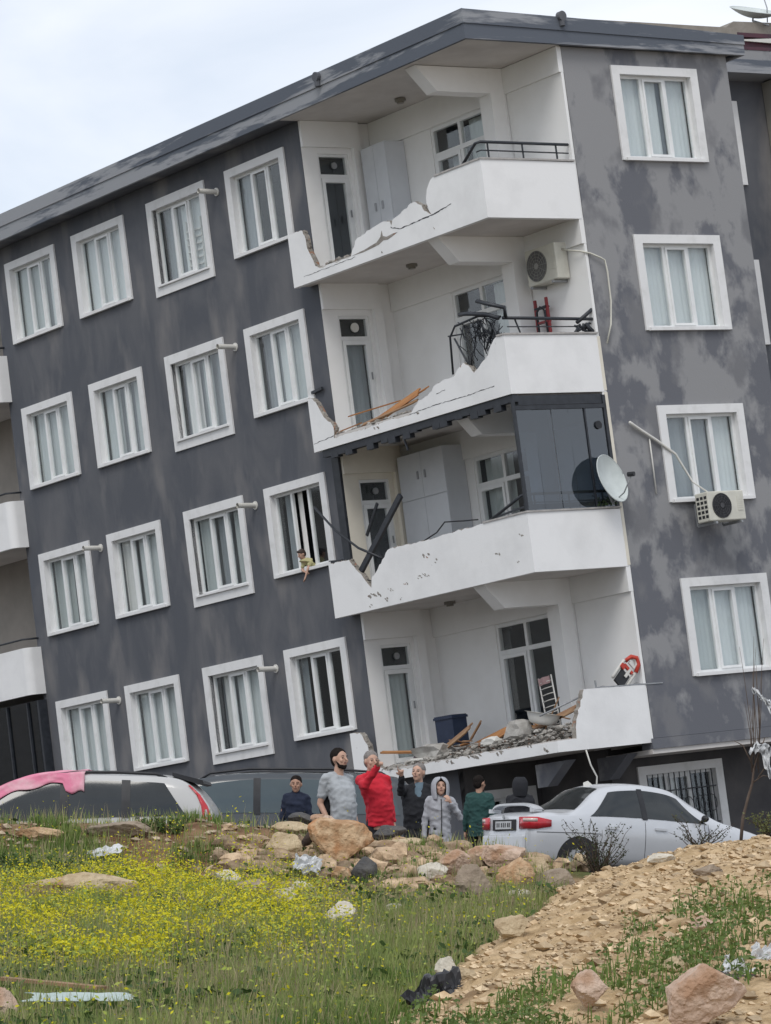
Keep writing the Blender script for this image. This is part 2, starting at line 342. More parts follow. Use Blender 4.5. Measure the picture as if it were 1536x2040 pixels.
# lower band, soffit and returns of the right block
mb = MB(); mb.box(1.64, 5.48, AR - .03, AR + .25, -11.60, -11.425)
part(mb, 'floor_band', facade_r)
part(MB().box(1.64, 5.48, AR + .0, AR + 1.2, -11.68, -11.601), 'soffit', ceil_m)
mb = MB(); mb.add([(5.46, AR, -11.42), (5.46, -3.9, -11.42), (5.46, -3.9, .33), (5.46, AR, .33)], [(0, 1, 2, 3)]); part(mb, 'side_wall', facade_r)
mb = MB(); mb.box(5.47, 11.0, -4.05, -3.9, -14.9, .42)
part(mb, 'facade_wall', facade_l)  # darker render here puts the shade of the recess into the wall colour
for k in range(2):
    window(TWf, 5.50, -H*k + .02, 1.78, 1.56, 'D', dict(cur=[(0, .9, 0)]))
mb = MB(); mb.box(7.98, 8.7, -4.55, -4.07, -14.9, .38); part(mb, 'pilaster', mat('beige_render', (.30, .285, .25), (.24, .23, .20), .85, scale=1.2))
mb = MB(); mb.box(5.5, 12, -4.60, 2, .41, .66); part(mb, 'roof_slab', fascia_m)
mb = MB(); mb.box(5.5, 12, -4.30, -4.1, .66, .93); part(mb, 'roof_parapet', facade_r)
mar = mat('maroon_sheet_metal', (.075, .02, .032), (.05, .018, .03), .5, scale=4)
mb = MB(); mb.box(6.9, 12, -4.25, -4.13, .93, 1.24); mb.box(6.9, 12, -4.31, -4.26, 1.17, 1.25); mb.box(6.9, 12, -4.31, -4.26, .93, .99); part(mb, 'roof_panel', mar)
mb = MB(); mb.add([(7.15, -4.33, 1.10), (8.6, -4.34, 1.19), (8.6, -4.34, 1.06)], [(0, 1, 2)]); mb.add([(7.15, -4.31, 1.10), (8.6, -4.31, 1.19), (8.6, -4.31, 1.06)], [(0, 2, 1)]); part(mb, 'loose_sheet', plastic_w)
tank = mat('brown_grey_concrete', (.21, .19, .165), (.29, .265, .235), .9, scale=2, bump=.5)
mb = MB()
prof = [(5.75, .80), (6.1, .84), (6.35, 1.22), (7.05, 1.30), (7.35, 1.48), (12, 1.56), (12, 1.25), (6.9, 1.25), (6.7, .8)]
mb.prism(prof, lambda p, q: (p, -4.22, q), lambda p, q: (p, -3.0, q)); part(mb, 'roof_parapet', tank)
part(MB().box(11.0, 11.15, -4.05, 16, -15, .37), 'facade_wall', facade_l); part(MB().box(1.45, 11.0, 16.0, 16.15, -15, .37), 'facade_wall', facade_l)
part(MB().box(5.72, 11.1, 2.02, 16.1, .375, .80), 'roof', tank)
# --- main roof
part(MB().box(-.44, 5.70, -5.98, 16.1, .375, .80), 'roof', tank)
mb = MB(); mb.box(-.47, -.405, -6.02, 14, .34, .845); part(mb, 'roof_fascia', fascia_m)
mb = MB(); mb.prism([(-.404, .34), (5.78, .30), (5.78, .66), (3.4, .76), (-.404, .842)], lambda p, q: (p, -6.02, q), lambda p, q: (p, -5.95, q))
mb.box(5.71, 5.78, -5.949, -4.3, .30, .66); part(mb, 'roof_fascia', fascia_m)
mb = MB(); mb.box(-.49, -.474, -6.04, 14, .60, .845); mb.prism([(-.474, .60), (5.79, .485), (5.79, .655), (3.4, .755), (-.474, .842)], lambda p, q: (p, -6.04, q), lambda p, q: (p, -6.024, q))
part(mb, 'drip_band', fascia_m)
part(MB().box(-.40, 1.66, -5.94, -.5, .345, .374), 'ceiling', ceil_m)
mb = MB(); mb.box(-.40, -.004, -.498, 14, .35, .372); mb.box(1.67, 5.70, -5.94, AR - .003, .335, .372); part(mb, 'soffit', facade_l)  # dark slate colour carries the shadow under the roof overhang
for c_, ax in (((-.52, -1.92, .76), (1, 0, 0)), ((1.63, -6.06, .80), (0, 1, 0))):
    mb = MB(); mb.disc(c_, ax, .085, .09, 14); mb.disc((c_[0], c_[1], c_[2] - .10), (0, 0, 1), .05, .14, 10); part(mb, 'roof_drain', facade_l)
# --- the loggias at the corner, floor by floor
P1 = [(-0.27,-1.69),(-0.54,-1.68),(-0.72,-1.70),(-0.79,-1.88),(-0.8,-2.04),(-0.91,-2.24),(-0.97,-2.39),(-1.11,-2.46),(-2.03,-2.46),(-2.10,-2.34),(-2.16,-2.31),(-2.2,-2.22),(-2.34,-2.18),(-2.72,-2.11),(-3.07,-2.07),(-3.24,-2.11),(-3.27,-2.19),(-3.32,-2.10),(-3.4,-2.08),(-3.69,-2.0),(-3.96,-1.94),(-4.16,-2.04),(-4.21,-2.15),(-4.39,-2.25),(-4.33,-2.13),(-4.3,-2.04),(-4.35,-1.82),(-4.47,-1.69),(-4.61,-1.655)]
P2 = [(-0.25,-1.68),(-0.4,-1.71),(-0.48,-1.78),(-0.59,-1.97),(-0.66,-2.08),(-0.84,-2.2),(-0.91,-2.32),(-0.88,-2.49),(-1.22,-2.48),(-1.95,-2.49),(-2.53,-2.47),(-3.08,-2.5),(-3.18,-2.44),(-3.4,-2.29),(-3.66,-2.26),(-3.91,-2.12),(-4.1,-2.09),(-4.4,-2.08),(-4.72,-1.9),(-4.9,-2.03),(-4.97,-2.12),(-5.15,-2.03),(-5.39,-1.9),(-5.54,-1.73),(-5.66,-1.655)]
P3 = [(-0.25,-1.69),(-0.54,-1.68),(-0.86,-1.69),(-0.95,-1.8),(-1.03,-1.88),(-1.17,-1.99),(-1.27,-2.12),(-1.41,-2.26),(-1.46,-2.08),(-1.67,-1.96),(-1.89,-1.8),(-2.01,-1.69),(-2.37,-1.68),(-2.68,-1.7),(-3.15,-1.69),(-3.5,-1.68),(-3.93,-1.67),(-4.55,-1.655)]
P4 = [(-0.25,-1.72),(-0.54,-1.74),(-0.73,-1.97),(-0.76,-2.13),(-0.94,-2.35),(-1.2,-2.47),(-1.45,-2.49),(-2.32,-2.47),(-3.03,-2.46),(-3.86,-2.45),(-4.67,-2.46)]
P4s = [(0.05,-2.45),(0.09,-2.2),(0.14,-2.08),(0.16,-1.99),(0.22,-1.94),(0.24,-1.84),(0.29,-1.8),(0.34,-1.66)]
def rough(poly, k):
    """adds the fine jags of a broken edge between the traced corners"""
    r = random.Random(k); out = []
    for (a, b), (c, d) in zip(poly, poly[1:]):
        out.append((a, b)); L = math.hypot(c - a, d - b)
        n = int(L / 0.09)
        for i in range(1, n + 1):
            t = i / (n + 1); out.append((a + (c - a) * t + r.uniform(-.013, .013), b + (d - b) * t + r.uniform(-.018, .018)))
    out.append(poly[-1]); return out
for k in range(4):
    z = -H * k
    # slab of this balcony
    pl = [(-.345, -.27), (-.004, -.27), (-.004, -.47), (1.655, -.47), (1.655, -5.845), (-.345, -5.845)]
    part(MB().prism(pl, lambda p, q: (p, q, z - 2.615), lambda p, q: (p, q, z - 2.44)), 'balcony_slab', [ceil_m, conc])
    cr = {0: P1, 1: P2, 2: P3, 3: P4}[k]
    body = [(cr[0][0], -2.64)] + rough(cr, k)
    nb_ = len(body); body += [(-5.749, -1.655 if k < 3 else -2.46), (-5.749, -2.64)]
    mb = MB(); mb.prism(body, lambda p, q: (-.36, p, z + q), lambda p, q: (-.25, p, z + q), 0, (1, nb_ - 1, 1))
    part(mb, 'balcony_parapet', [white_p, brick])
    ce = MB(); rc = random.Random(70 + k); eb = body[1:nb_ - 1]
    for (a_, b_), (c_, d_) in zip(eb, eb[1:]):
        for i in range(2):
            t_ = rc.random(); s_ = rc.uniform(.008, .026); chunk_mesh(ce, (rc.uniform(-.345, -.262), a_ + (c_ - a_) * t_, z + b_ + (d_ - b_) * t_ - s_ * .25), (s_, s_ * 1.3, s_), rc)
    tag(part(ce, 'crumbled_edge', brick), kind='stuff')
    mb = MB()
    if k < 3: mb.prism([(-.36, -2.64), (-.36, -1.655), (1.66, -1.67), (1.66, -2.64)], lambda p, q: (p, -5.86, z + q), lambda p, q: (p, -5.75, z + q))
    else:
        jag = rough(P4s, 9); mb.prism([(-.36, -2.64), (-.36, -2.46)] + jag + [(1.66, -1.68), (1.66, -2.64)], lambda p, q: (p, -5.86, z + q), lambda p, q: (p, -5.75, z + q), 0, (1, 1 + len(jag), 1))
    part(mb, 'balcony_parapet', [white_p, brick])
    if k in (0, 1, 2):          # coping on the standing part
        mb = MB(); y0 = {0: -4.60, 1: -5.68, 2: -4.7}[k]
        mb.box(-.375, -.235, -5.75, y0, z - 1.655, z - 1.625); mb.box(-.375, 1.66, -5.88, -5.75, z - 1.658, z - 1.628)
        part(mb, 'coping', mat('coping_paint%d' % k, (.42, .40, .385), (.30, .29, .28), .8, scale=8))
    lm = cream if k == 2 else white
    dh = (.34, 1.02, z - 2.40, z - .24)
    mb = wallpanel(TDf, 0.004, 1.285, z - 2.44, z + .345, [dh], .1); part(mb, 'loggia_wall', lm)
    part(MB().box(.004, 1.29, -.56, -.503, z - .13, z + .34), 'beam', lm)
    part(MB().box(1.10, 1.285, -.60, -.503, z - 2.44, z - .131), 'pilaster', lm)
    part(MB().box(1.29, 1.60, -.48, -.40, z - 2.44, z + .34), 'loggia_wall', white)
    wh = (-3.95, -2.20, (z - 2.40) if k in (1, 2, 3) else (z - 1.30), z - .19)
    part(wallpanel(TBf, -4.36, -.48, z - 2.44, z + .345, [wh], .12), 'loggia_wall', white)
    part(MB().box(1.555, 1.598, -4.02, -.49, z - .18, z + .34), 'beam', white)
    part(MB().box(1.30, 1.76, -4.35, -4.03, z - 2.44, z + .34), 'column', white)
    mb = MB(); mb.prism([(-.27, .335), (.14, -.10), (1.299, -.10), (1.299, .335)], lambda p, q: (p, -4.35, z + q), lambda p, q: (p, -4.06, z + q)); part(mb, 'bracket_beam', white)
    part(MB().box(1.64, 1.698, -5.85, -4.36, z - 2.62 + .0, z - .11), 'side_wall', white)
    part(MB().box(1.60, 1.698, -5.853, -4.355, z - .109, z + .335), 'beam', white)
    if k in (1, 2): part(MB().box(1.64, 1.70, -5.866, -5.854, z - 2.62 - .0, z + (.30 if k == 2 else -1.7)), 'corner_bead', cream)
    # balcony door
    a, b, c, d = dh
    t = MB()
    for q in ((a, a + .05, c, d), (b - .05, b, c, d), (a + .05, b - .05, d - .05, d), (a + .05, b - .05, d - .44, d - .37), (a + .05, b - .05, c, c + .07)):
        t.box(q[0], q[1], .03, .10, q[2], q[3], 0, TDf)
    dr = part(t, 'balcony_door', pvc)
    t = MB()
    for q in ((a + .055, a + .12, c + .075, d - .445), (b - .12, b - .055, c + .075, d - .445), (a + .12, b - .12, d - .52, d - .445), (a + .12, b - .12, c + .075, c + .16)):
        t.box(q[0], q[1], .015, .09, q[2], q[3], 0, TDf)
    part(t, 'door_leaf', pvc, dr)
    part(MB().box(a + .115, b - .115, .05, .056, c + .155, d - .515, 0, TDf), 'pane', pane_m, dr)
    part(MB().box(a + .045, b - .045, .05, .056, d - .375, d - .045, 0, TDf), 'pane', pane_m, dr)
    if k in (1, 3): curtain(TDf, a + .1, b - .1, c + .1, d - .5, .16, curt[3 if k == 1 else 1], dr, k)
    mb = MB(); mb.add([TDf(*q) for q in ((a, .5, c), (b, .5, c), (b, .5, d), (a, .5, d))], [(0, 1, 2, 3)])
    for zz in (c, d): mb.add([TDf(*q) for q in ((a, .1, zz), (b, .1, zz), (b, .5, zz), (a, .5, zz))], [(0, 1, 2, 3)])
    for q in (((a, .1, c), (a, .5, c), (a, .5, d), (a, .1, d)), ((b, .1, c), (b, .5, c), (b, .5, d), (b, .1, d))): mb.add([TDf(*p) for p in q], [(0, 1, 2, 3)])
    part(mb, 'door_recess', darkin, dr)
    t = MB(); t.bar(TDf(b - .09, -.02, c + 1.0), TDf(b - .09, -.02, c + 1.13), .02); part(t, 'handle', greymetal, dr)
    mb = MB(); mb.disc(TDf((a + b) / 2 + .02, .02, d - .21), (0, 1, 0), .085 if k == 1 else .06, .03, 20)
    part(mb, 'vent_fan', plastic_w if k == 1 else greymetal, dr)
    # window of the back wall: a door leaf and a fixed light with transoms above
    a, b, c, d = wh
    t = MB()
    tz = d - .50
    for q in ((a, a + .06, c, d), (b - .06, b, c, d), (a + .06, b - .06, d - .06, d), (a + .06, b - .06, tz - .04, tz + .04), (a + .06, b - .06, c, c + .06)):
        t.box(q[0], q[1], .02, .10, q[2], q[3], 0, TBf)
    mc = b - .80
    t.box(mc - .035, mc + .035, .02, .10, c + .06, tz - .04, 0, TBf); t.box(mc - .035, mc + .035, .02, .10, tz + .04, d - .06, 0, TBf)
    wd_ = part(t, 'loggia_window', pvc)
    t = MB()
    for q in ((mc + .04, mc + .10, c + .065, tz - .045), (b - .125, b - .065, c + .065, tz - .045), (mc + .10, b - .125, tz - .11, tz - .045), (mc + .10, b - .125, c + .065, c + .13)):
        t.box(q[0], q[1], .0, .09, q[2], q[3], 0, TBf)
    part(t, 'sash', pvc, wd_)
    for q in ((a + .05, mc - .03, c + .05, tz - .03), (mc + .09, b - .115, c + .12, tz - .10), (a + .05, mc - .03, tz + .03, d - .05), (mc + .03, b - .05, tz + .03, d - .05)):
        part(MB().box(q[0], q[1], .05, .056, q[2], q[3], 0, TBf), 'pane', pane_m, wd_)
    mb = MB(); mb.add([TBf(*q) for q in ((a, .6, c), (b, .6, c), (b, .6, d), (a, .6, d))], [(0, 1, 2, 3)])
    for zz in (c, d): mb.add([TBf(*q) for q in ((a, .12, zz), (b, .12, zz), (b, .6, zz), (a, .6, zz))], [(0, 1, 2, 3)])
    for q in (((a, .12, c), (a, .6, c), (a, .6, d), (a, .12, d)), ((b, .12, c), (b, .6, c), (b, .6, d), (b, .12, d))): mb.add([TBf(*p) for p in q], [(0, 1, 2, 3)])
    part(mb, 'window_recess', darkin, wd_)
    cs = {0: (a, a + .9, 1), 1: (a, a + .8, 0), 2: (mc - .1, b - .1, 1), 3: None}[k]
    if cs: curtain(TBf, cs[0] + .05, cs[1], c + .05, d - .05, .2, curt[cs[2]], wd_, k)
    if k == 0: curtain(TBf, mc + .1, mc + .5, c + .05, tz - .05, .2, curt[3], wd_, k)
    lx, ly = [(.99, -2.25), (.84, -2.16), (.65, -1.34), (1.1, -1.67)][k]
    mb = MB(); mb.disc((lx, ly, z + .31), (0, 0, 1), .10, .05, 18); mb.disc((lx, ly, z + .27), (0, 0, 1), .065, .04, 18)
    part(mb, 'ceiling_light', mat('lamp_shade%d' % k, (.25, .235, .21), (.2, .19, .17), .5, scale=5))
# patched corner of the dark pilaster at the third loggia: steel track of the folding glass
mb = MB(); mb.box(-.05, .0 - .002, -.5, -.30, -8.0, -5.7); part(mb, 'glazing_track', darkmetal)
mb = MB(); mb.box(-.33, -.22, -5.84, -.45, -5.72, -5.60); mb.box(-.22, 1.63, -5.84, -5.73, -5.78, -5.62)
for i in range(24):
    y = -.7 - i * .21; mb.box(-.335, -.225, y - .2, y, -5.72 - random.choice((.0, .02, .05, .07, .09)), -5.70)
part(mb, 'glazing_track', darkmetal)
part(MB().bar((-.28, -2.75, -5.75), (-.28, -2.83, -6.0), .03), 'loose_strip', darkmetal)
# folding glass screen still standing on the third balcony
gs = MB(); gs.box(-.36, -.31, -5.86, -5.81, -7.56, -5.70); gs.box(1.58, 1.64, -5.86, -5.81, -7.56, -5.64); gs.box(-.31, 1.58, -5.86, -5.81, -5.86, -5.79); gs.box(1.15, 1.18, -5.85, -5.82, -7.52, -5.86)
gp = part(gs, 'balcony_glazing', darkmetal)
for i, (x0, x1) in enumerate(((-.31, .06), (.07, .44), (.45, .80), (.81, 1.15), (1.18, 1.58))):
    part(MB().box(x0, x1, -5.838 + .006 * (i % 2), -5.828 + .006 * (i % 2), -7.52, -5.86), 'pane', pane_d, gp)
part(MB().disc((1.42, -5.85, -6.15), (0, 1, 0), .07, .03, 18), 'vent_fan', black, gp)
# railings on the parapets
def rail(k, x_end, yback, label=None):
    z = -H * k; mb = MB()
    mb.tube([(-.30, yback, z - 1.63), (-.31, -5.72, z - 1.36), (-.27, -5.80, z - 1.35), (x_end, -5.80, z - 1.355)], .026, 8)
    mb.tube([(-.29, -5.70, z - 1.50), (-.26, -5.79, z - 1.49), (x_end, -5.79, z - 1.50)], .012, 6)
    for x in (-.12, .62, 1.35):
        if x < x_end: mb.bar((x, -5.80, z - 1.63), (x, -5.80, z - 1.37), .035, .012)
    return part(mb, 'railing', darkmetal)
rail(0, 1.62, -5.30); rail(2, 1.45, -4.8)
mb = MB()
for x in np.arange(-.25, 1.45, .02): pass
mb.box(-.28, 1.5, -5.815, -5.785, -7.50, -7.42); mb.bar((-.3, -5.75, -7.45), (-.3, -4.9, -7.50), .03)
part(mb, 'railing', darkmetal)
# second floor: long rail and the mangled ironwork where the wall came down
mb = MB(); mb.tube([(-.27, -5.79, -4.31), (1.66, -5.80, -4.345)], .028, 8); mb.tube([(-.2, -5.79, -4.46), (1.3, -5.80, -4.47)], .010, 6)
mb.bar((-.02, -5.79, -4.34), (.08, -5.79, -4.62), .03, .012); part(mb, 'railing', darkmetal)
mb = MB(); rr = random.Random(5)
mb.tube([(-.3, -5.72, -4.30), (-.34, -5.45, -4.18), (-.38, -5.0, -4.08), (-.36, -4.78, -4.05)], .036, 7)
mb.tube([(-.22, -5.80, -4.30), (-.30, -5.9, -4.16), (-.40, -5.55, -4.02), (-.44, -5.38, -3.94)], .036, 7)
mb.tube([(-.3, -4.34, -4.98), (-.31, -4.40, -4.36), (-.3, -4.55, -4.20), (-.3, -5.2, -4.16), (-.28, -5.75, -4.28)], .020, 6)
mb.tube([(-.3, -4.50, -4.40), (-.3, -4.70, -4.75), (-.3, -4.85, -4.98)], .018, 6)
mb.tube([(-.3, -4.34, -4.33), (-.3, -4.75, -4.37)], .014, 6)
for i in range(17):
    y0 = -4.62 - rr.random() * .75; z0 = -4.22 - rr.random() * .1
    pts = [(-.3 + rr.uniform(-.05, .05), y0 + t * (-5.75 - y0) * rr.uniform(.8, 1.0) + rr.uniform(-.05, .05), z0 - t * rr.uniform(.15, .72) + .12 * math.sin(t * 7 + i)) for t in np.linspace(0, 1, 9)]
    mb.tube(pts, .009, 5)
for i in range(12):
    y = -4.75 - i * .075; pts = [(-.3 + rr.uniform(-.03, .03), y + rr.uniform(-.04, .04) + .09 * math.sin(t * 5 + i), -4.24 - t * (.75 - i * .03)) for t in np.linspace(0, 1, 8)]
    mb.tube(pts, .010, 5)
part(mb, 'mangled_railing', darkmetal)
mb = MB(); mb.tube([(1.30, -5.80, -4.40), (1.60, -5.80, -4.22), (1.88, -5.82, -4.03)], .034, 7)
for i in range(14):
    mb.tube([(1.25 + rr.random() * .4, -5.80 + rr.uniform(-.05, .05), -4.40 - rr.random() * .12), (1.2 + rr.random() * .45, -5.8, -4.5 - rr.random() * .12)], .022, 5)
part(mb, 'mangled_railing', darkmetal)
# third floor: torn bars sticking out over the gap, cable along the top
def loose(name, pts, r, m, label, cat, flat=None, group=None):
    mb = MB()
    if flat:
        for a, b in zip(pts, pts[1:]): mb.bar(a, b, flat[0], flat[1])
    else: mb.tube(pts, r, 8)
    o = mb.build(name, m, None, BT(*pts[0]), origin=pts[0]); return tag(o, label, cat, group)
loose('steel_bar', [(-.30, .04, -6.515), (-.30, -.5, -7.02), (-.30, -1.1, -7.42), (-.30, -1.75, -7.70)], .022, darkmetal, 'thin torn black bar slanting out over the third balcony beside the open window', 'bar')
loose('steel_beam', [(-.28, -1.02, -7.87), (-.28, -2.46, -6.72)], 0, darkmetal, 'thick black steel beam standing diagonally in the broken gap of the third balcony', 'beam', (.06, .10))
loose('steel_beam', [(.25, -.66, -7.16), (.25, -1.08, -6.65)], 0, darkmetal, 'short dark bar leaning behind the big diagonal beam at the balcony door', 'bar', (.03, .055))
loose('cable', [(-.30, -.92, -7.80), (-.30, -1.2, -7.99), (-.3, -1.45, -8.06)], .010, black, 'black cable sagging in the V gap of the third parapet', 'cable')
loose('cable', [(-.30, -2.3, -7.62), (-.30, -2.9, -7.60), (-.30, -3.35, -7.50), (-.30, -3.6, -7.36), (-.3, -4.1, -7.42), (-.30, -4.5, -7.46)], .012, black, 'black cable lying loosely along the top of the third parapet', 'cable')
part(MB().bar((-.02, .05, -4.47), (-.06, -.32, -4.45), .05), 'bracket', darkmetal)
part(MB().bar((-.02, -.22, -7.53), (-.05, .12, -7.50), .05), 'bracket', darkmetal)
# --- basement
bas = mat('basement_render', (.060, .058, .062), (.095, .09, .09), .9, scale=1.5, bump=.3, bscale=40, bdist=.01)
part(wallpanel(TGf, 1.75, 12, -15.2, -11.46, [(2.42, 4.12, -13.15, -11.98)], .1), 'basement_wall', bas)
part(wallpanel(THf, 0.0, 1.75, -15.2, -11.46, [(.62, 1.52, -12.6, -12.03)], .1), 'basement_wall', bas)
part(MB().box(1.75, 1.80, -4.598, -2.7, -15.2, -11.46), 'basement_wall', bas)
part(MB().box(0.0, .10, -2.7, -.5, -15.2, -11.46), 'basement_wall', facade_l)
part(MB().box(1.82, 12, -5.8, -4.602, -11.50, -11.44), 'soffit', ceil_m)
window(TGf, 2.32, -11.83, 1.92, 1.36, 'D', dict(cur=[(.30, .55, 2)]), bars=True, label='white framed basement window with a black iron grille')
window(THf, .50, -11.89, 1.12, 0.75, 'D', None)
for x in (1.36, .02):
    mb = MB(); mb.prism([(-5.55, -11.62), (-4.75, -11.62), (-4.75, -12.0), (-5.0, -12.0)], lambda p, q: (x, p, q), lambda p, q: (x + .22, p, q)); part(mb, 'bracket', facade_r)
mb = MB(); mb.tube([(.2, -5.88, -11.5), (.24, -5.90, -11.75), (.34, -5.9, -11.95), (.28, -5.9, -12.2), (.25, -5.9, -12.5)], .014, 6)
o = mb.build('cable', plastic_w, None, BT(.2, -5.88, -11.5), origin=(.2, -5.88, -11.5)); tag(o, 'white cable hanging under the lowest balcony above the silver car', 'cable')
# --- balconies of the next corner at the far left
part(wallpanel(lambda s, d, z: (1.3 + d, s, z), 10.3, 16, -15, .345, [], .1), 'loggia_wall', mat('beige_wall', (.33, .30, .27), (.27, .25, .225), .85, scale=1.5))
part(MB().box(.003, 1.3, 10.29, 10.34, -15, .34), 'side_wall', facade_l)
for k in range(3):
    z = -H * k
    part(MB().box(-.30, 1.28, 10.36, 15.5, z - 2.70, z - 2.55), 'balcony_slab', ceil_m)
    mb = MB(); r_ = .16
    pl = [(-.36 + r_ - r_ * math.cos(t), 10.20 + r_ - r_ * math.sin(t)) for t in np.linspace(math.pi/2, 0, 8)]
    pl = [(.0 - .004, 10.20)] + pl + [(-.36, 15.5), (-.26, 15.5), (-.26, 10.42), (-.22, 10.31), (-.004, 10.31)]
    mb.prism(pl, lambda p, q: (p, q, z - 2.74), lambda p, q: (p, q, z - 1.80)); part(mb, 'balcony_parapet', white_p)
    part(MB().tube([(-.0, 10.27, z - 1.62), (-.30, 10.37, z - 1.62), (-.30, 15, z - 1.62)], .02, 6), 'railing', darkmetal)
part(MB().box(-.20, -.18, 10.30, 15.5, -14.5, -8.76), 'balcony_glazing', pane_d)
part(MB().box(.003, .06, 10.35, 15.5, -15, -8.76), 'basement_wall', darkin); part(MB().box(-.20, -.01, 10.22, 10.29, -14.5, -8.76), 'glazing_bar', darkmetal)  # first box: dark backing panel behind the glazing, interior darkness in its colour
for i in range(5): part(MB().box(-.24, -.14, 10.6 + i * .8, 10.64 + i * .8, -15, -8.77), 'glazing_bar', darkmetal)
# cracks and scars of the third parapet: thin flakes gone, seen as shallow pits with rubble colour
mb = MB(); rr = random.Random(3)
for (y, z, n, s) in ((-1.30, -8.30, 7, .05), (-1.9, -8.27, 4, .03), (-2.35, -8.22, 4, .03), (-2.75, -8.17, 9, .035), (-1.75, -8.42, 3, .04), (-3.0, -7.86, 3, .05), (-3.3, -7.98, 2, .03), (-5.6, -7.90, 3, .03), (-4.9, -8.1, 5, .03), (-1.3, -8.45, 3, .03), (-5.45, -8.30, 2, .025), (-2.2, -8.45, 3, .02), (-2.9, -11.36, 4, .05), (-3.5, -11.33, 6, .06), (-4.3, -11.35, 3, .05), (-5.1, -11.30, 3, .04), (-5.5, -11.42, 3, .05), (-2.0, -11.42, 4, .04), (-1.5, -11.33, 3, .04), (-2.1, -5.50, 3, .035), (-3.3, -5.46, 3, .03), (-2.9, -2.56, 2, .03), (-4.4, -2.50, 2, .02)):
    for i in range(n):
        cy, cz = y - i * s * 1.1 + rr.uniform(-.02, .02), z + rr.uniform(-.03, .03)
        el_ = rr.uniform(.2, .9); q = [(cy + s * rr.uniform(.35, .9) * math.cos(t), cz + s * el_ * rr.uniform(.5, 1.0) * math.sin(t) + .35 * s * math.cos(t) * rr.uniform(.5, 1)) for t in np.linspace(0, 6.283, 11)[:-1]]
        mb.prism(q, lambda a, b: (-.3625, a, b), lambda a, b: (-.359, a, b))
tag(part(mb, 'plaster_scar', brick), kind='stuff')
def crack(pts, nm='plaster_crack', w=.012, seed=1):
    r = random.Random(seed); mb = MB(); top = []; bot = []
    for (a, b), (c, d) in zip(pts, pts[1:]):
        n = max(2, int(math.hypot(c - a, d - b) / .05))
        for i in range(n):
            t = i / n; x, z = a + (c - a) * t, b + (d - b) * t + r.uniform(-.008, .008); ww = w * r.uniform(.2, 1)
            top.append((x, z + ww)); bot.append((x, z - ww))
    mb.prism(top + bot[::-1], lambda a, b: (-.3627, a, b), lambda a, b: (-.3590, a, b)); part(mb, nm, black)
crack([(-3.25, -2.22), (-3.5, -2.30), (-3.9, -2.28), (-4.4, -2.27), (-5.0, -2.2)], seed=2)
mb = MB(); mb.prism([(-2.05, -2.452), (-2.45, -2.425), (-2.62, -2.40), (-2.80, -2.38), (-2.93, -2.31), (-2.985, -2.21), (-3.0, -2.31), (-3.10, -2.345), (-3.28, -2.33), (-3.42, -2.335), (-3.26, -2.375), (-3.12, -2.40), (-3.0, -2.385), (-2.86, -2.43), (-2.6, -2.45), (-2.4, -2.46)], lambda a, b: (-.3627, a, b), lambda a, b: (-.3590, a, b)); part(mb, 'plaster_scar', brick)
crack([(-.6, -2.5), (-1.2, -2.50), (-2.2, -2.49)], seed=7, w=.006)
crack([(-3.1, -5.43), (-3.9, -5.40), (-4.6, -5.41), (-5.5, -5.38)], seed=3, w=.007)
crack([(-.27, -5.44), (-.6, -5.42), (-.95, -5.40)], seed=4, w=.007)
crack([(-3.9, -5.22), (-4.2, -5.20)], seed=8, w=.006)
# ------------------------------------------------------------------ things fixed to or lying on the building
def sub(mb, name, m, root): return mb.build(name, m, root)
def ac_unit(M, wd, ht, dp, label, dark_fan=True):
    """local: x along the width, -y towards the viewer, z up; root at the base centre"""
    r = empty('air_conditioner', M, label, 'air conditioner', 'outdoor air conditioner units on the building')
    mb = MB(); mb.box(-wd/2, wd/2, -dp/2, dp/2, 0, ht)
    bm_ = mb.build('casing', [ivory, black], r)
    bv = bm_.modifiers.new('b', 'BEVEL'); bv.width = .018; bv.segments = 2; evaluated(bm_)
    fx = -wd * .14; R = ht * .42
    f = MB(); f.disc((fx, -dp/2 - .004, ht*.5), (0, 1, 0), R, .008, 32); fo = f.build('fan', black if dark_fan else mat('grey_fan', (.09, .09, .09), (.14, .14, .14), .6), r)
    f = MB()
    for i in range(5): f.tube([(fx + (R*(i+1)/5) * math.cos(t), -dp/2 - .014, ht*.5 + (R*(i+1)/5) * math.sin(t)) for t in np.linspace(0, 2*math.pi, 33)], .0035, 4)
    for i in range(12): t = i * math.pi / 6; f.bar((fx, -dp/2 - .014, ht*.5), (fx + R*math.cos(t), -dp/2 - .014, ht*.5 + R*math.sin(t)), .005)
    f.disc((fx, -dp/2 - .016, ht*.5), (0, 1, 0), R*.2, .012, 16, 0)
    f.build('fan_guard', mat('guard_grey', (.05, .05, .055), (.07, .07, .075), .5) if dark_fan else mat('guard_pale', (.30, .30, .28), (.25, .25, .23), .5), r)
    f = MB()
    for i in range(5):
        for j in range(3): f.box(-wd/2 - .003, -wd/2 + .003, -dp/2 + .03 + j*dp*.29, -dp/2 + .03 + j*dp*.29 + dp*.2, ht*.12 + i*ht*.16, ht*.12 + i*ht*.16 + ht*.10)
    f.build('side_grille', black, r)
    f = MB(); f.box(wd*.30, wd*.44, -dp/2 - .006, -dp/2 + .002, ht*.30, ht*.80)
    for i in range(6): f.box(wd*.31, wd*.43, -dp/2 - .010, -dp/2 - .006, ht*(.34 + i*.07), ht*(.35 + i*.07))
    f.build('service_panel', ivory, r)
    f = MB()
    for x in (-wd*.36, wd*.34): f.bar((x, -dp/2 - .03, -.03), (x, dp/2 + .12, -.03), .04); f.box(x - .03, x + .03, dp/2 + .10, dp/2 + .13, -.03, .35)
    f.build('wall_bracket', greymetal, r)
    return r
